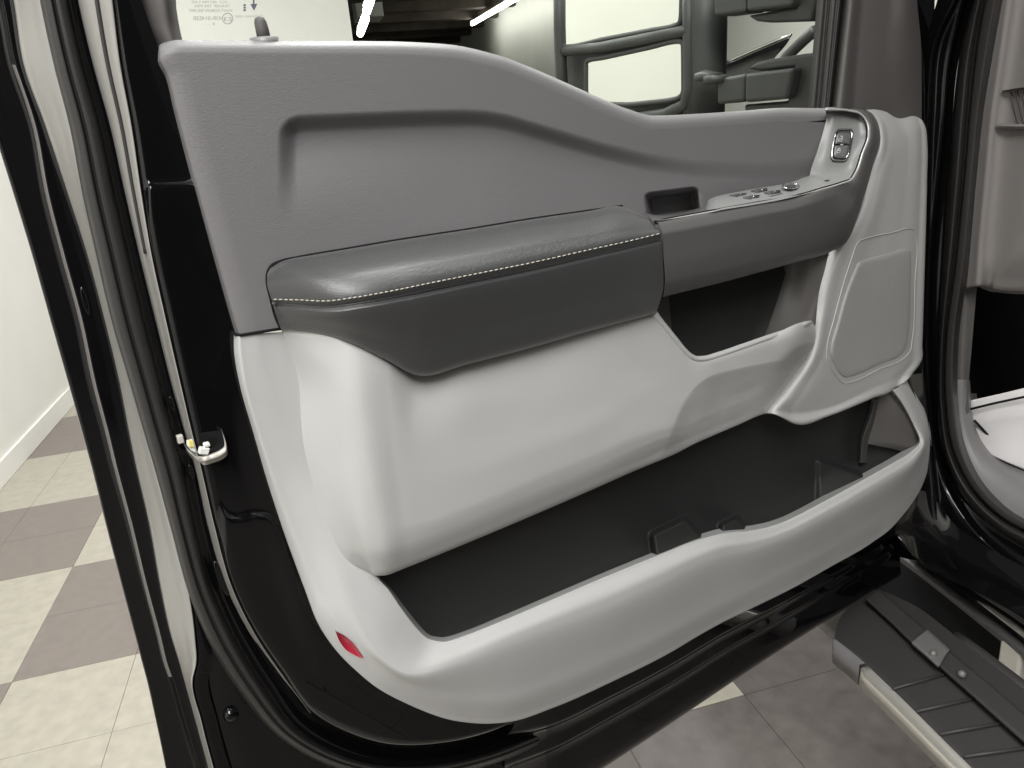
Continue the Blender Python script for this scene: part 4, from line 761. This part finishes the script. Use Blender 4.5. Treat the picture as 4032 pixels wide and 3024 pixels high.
# running board
def Zn(name, rows, nr, nc, m, par, solid=0): return net(name, rows, nr, nc, m, par, mode='Z', solid=solid)
rbd = Zn('running_board', [[(1838, 1305, .415), (1880, 1276, .415), (1960, 1300, .415), (2060, 1370, .415), (2160, 1445, .415), (2300, 1560, .415)],
                    [(1812, 1340, .418), (1850, 1345, .42), (1930, 1385, .42), (2010, 1440, .42), (2110, 1525, .42), (2260, 1660, .42)],
                    [(1802, 1378, .418), (1838, 1402, .42), (1885, 1436, .42), (1960, 1500, .42), (2050, 1595, .42), (2190, 1740, .42)],
                    [(1800, 1386, .410), (1830, 1408, .412), (1862, 1440, .414), (1930, 1508, .414), (2020, 1600, .414), (2150, 1745, .414)]], 40, 60, M['step'], truck)
def solidstrip(name, top_, bot_, zt, zb, m, par):
    A = line(top_, 30); B2 = line(bot_, 30)
    V = [pZ(x, y, zt) for x, y in A]+[pZ(x, y, zb) for x, y in B2]
    # inner copies for thickness
    n = len(A); off = np.append(L2*.012, 0)
    V += [v+off for v in V]
    F = [(i, i+1, n+i+1, n+i) for i in range(n-1)]+[(2*n+i, 2*n+i+1, i+1, i) for i in range(n-1)]+[(n+i, n+i+1, 3*n+i+1, 3*n+i) for i in range(n-1)]
    F += [(0, n, 3*n, 2*n), (n-1, 2*n-1, 4*n-1, 3*n-1)]
    return mesh(name, V, F, m, par, face_cam=False)
solidstrip('step_edge', [(1860, 1442), (1930, 1510), (2020, 1601), (2150, 1732)], [(1855, 1483), (1925, 1553), (2010, 1640), (2140, 1772)], .420, .378, M['stepw'], rbd)
solidstrip('step_end_cap', [(1799, 1382), (1820, 1399), (1838, 1414), (1857, 1437)], [(1797, 1430), (1818, 1449), (1836, 1464), (1853, 1480)], .418, .375, M['sill'], rbd)
for i in range(7):
    s = i*53
    x0, y0 = 1928+s*.97, 1488+s*.92; x1, y1 = 2040+s*1.25, 1457+s*.98
    tube('tread_ridge', [pZ(x0, y0, .423), pZ((x0+x1)/2, (y0+y1)/2, .4235), pZ(x1, y1, .423)], .0022, M['step'], rbd, 8)
Zn('step_rail', [[(1872, 1300, .40), (1930, 1353, .40), (1972, 1394, .40), (2030, 1444, .40), (2110, 1515, .40), (2230, 1622, .40), (2340, 1715, .40)],
                 [(1870, 1296, .434), (1928, 1349, .434), (1970, 1390, .434), (2028, 1440, .434), (2108, 1511, .434), (2228, 1618, .434), (2338, 1711, .434)],
                 [(1874, 1293, .438), (1932, 1345, .438), (1976, 1385, .438), (2033, 1435, .438), (2114, 1505, .438), (2234, 1608, .438), (2344, 1700, .438)],
                 [(1896, 1276, .438), (1953, 1326, .438), (2000, 1366, .438), (2050, 1410, .438), (2128, 1475, .438), (2240, 1570, .438), (2350, 1660, .438)],
                 [(1900, 1273, .434), (1957, 1323, .434), (2004, 1363, .434), (2054, 1407, .434), (2132, 1472, .434), (2244, 1567, .434), (2354, 1657, .434)],
                 [(1902, 1280, .39), (1959, 1330, .39), (2006, 1370, .39), (2056, 1414, .39), (2134, 1479, .39), (2246, 1574, .39), (2356, 1664, .39)]], 40, 60, M['step'], rbd)
Zn('rail_clamp', [[(1971, 1396, .41), (2000, 1420, .41), (2028, 1446, .41)], [(1969, 1390, .440), (1999, 1416, .440), (2027, 1442, .440)], [(1974, 1384, .4435), (2003, 1410, .4435), (2031, 1435, .4435)], [(1999, 1364, .4435), (2024, 1386, .4435), (2048, 1408, .4435)], [(2004, 1360, .440), (2029, 1382, .440), (2053, 1404, .440)], [(2006, 1368, .40), (2031, 1390, .40), (2055, 1412, .40)]], 30, 20, M['clamp'], rbd)
for x_, y_ in ((2016, 1412), (2078, 1456)): plug2 = tube('rail_bolt', [pZ(x_, y_, .440), pZ(x_, y_, .446), pZ(x_, y_, .4475)], [.006, .0055, .002], M['clamp'], rbd, 12)
Zn('sill_pipe', [[(1926, 1200, .40), (1990, 1248, .40), (2070, 1311, .40), (2150, 1376, .40), (2330, 1520, .40)], [(1928, 1190, .420), (1994, 1240, .420), (2075, 1302, .420), (2155, 1366, .420), (2334, 1508, .420)], [(1932, 1184, .424), (1999, 1233, .424), (2080, 1294, .424), (2161, 1357, .424), (2338, 1496, .424)], [(1938, 1180, .42), (2006, 1229, .42), (2087, 1289, .42), (2168, 1351, .42), (2344, 1489, .42)], [(1940, 1186, .39), (2008, 1235, .39), (2089, 1295, .39), (2170, 1357, .39), (2346, 1495, .39)]], 30, 50, M['bezel'], rbd)
tube('sill_pipe', [pZ(2062, 1384, .40), pZ(2100, 1412, .40), pZ(2180, 1474, .40), pZ(2330, 1590, .40)], .017, M['step'], rbd, 14)
tube('sill_trim_strip', [pZ(x, y, .45) for x, y in ((2112, 1298), (2140, 1316), (2180, 1345), (2240, 1390), (2330, 1456))], [.0015, .004, .005, .006, .006], M['stepw'], rbd, 10)
box('step_bracket', pZ(2210, 1420, .38), np.append(T2*.02, 0), np.append(L2*.03, 0), (0, 0, .03), M['steel'], rbd, .006)
# white floor mat lying in the footwell
fm = net('floor_mat', [[(2092, 866, 1.085), (2150, 853, 1.11), (2230, 834, 1.15), (2380, 800, 1.25)], [(2096, 905, 1.083), (2160, 893, 1.105), (2240, 880, 1.14), (2390, 860, 1.23)], [(2114, 953, 1.078), (2170, 955, 1.095), (2250, 950, 1.125), (2400, 940, 1.20)], [(2140, 980, 1.075), (2185, 1002, 1.085), (2260, 1030, 1.10), (2400, 1050, 1.16)]], 30, 40, M['paper'], None, mode='a', solid=.006)
tag(fm, 'pale protective mat lying on the cab floor below the dash', 'floor mat')
def matline(pts): tube('mat_fold', [pa(x, y, a)+np.array([0, 0, .002]) for x, y, a in pts], .0022, M['carpet'], fm, 6)
_wm = lambda P: [(x, y, 1.072+(x-2092)*.00040) for x, y in P]
matline(_wm([(2096, 886), (2150, 873), (2230, 856), (2300, 842)])); matline(_wm([(2104, 910), (2130, 938), (2170, 966), (2215, 988), (2290, 1010)]))
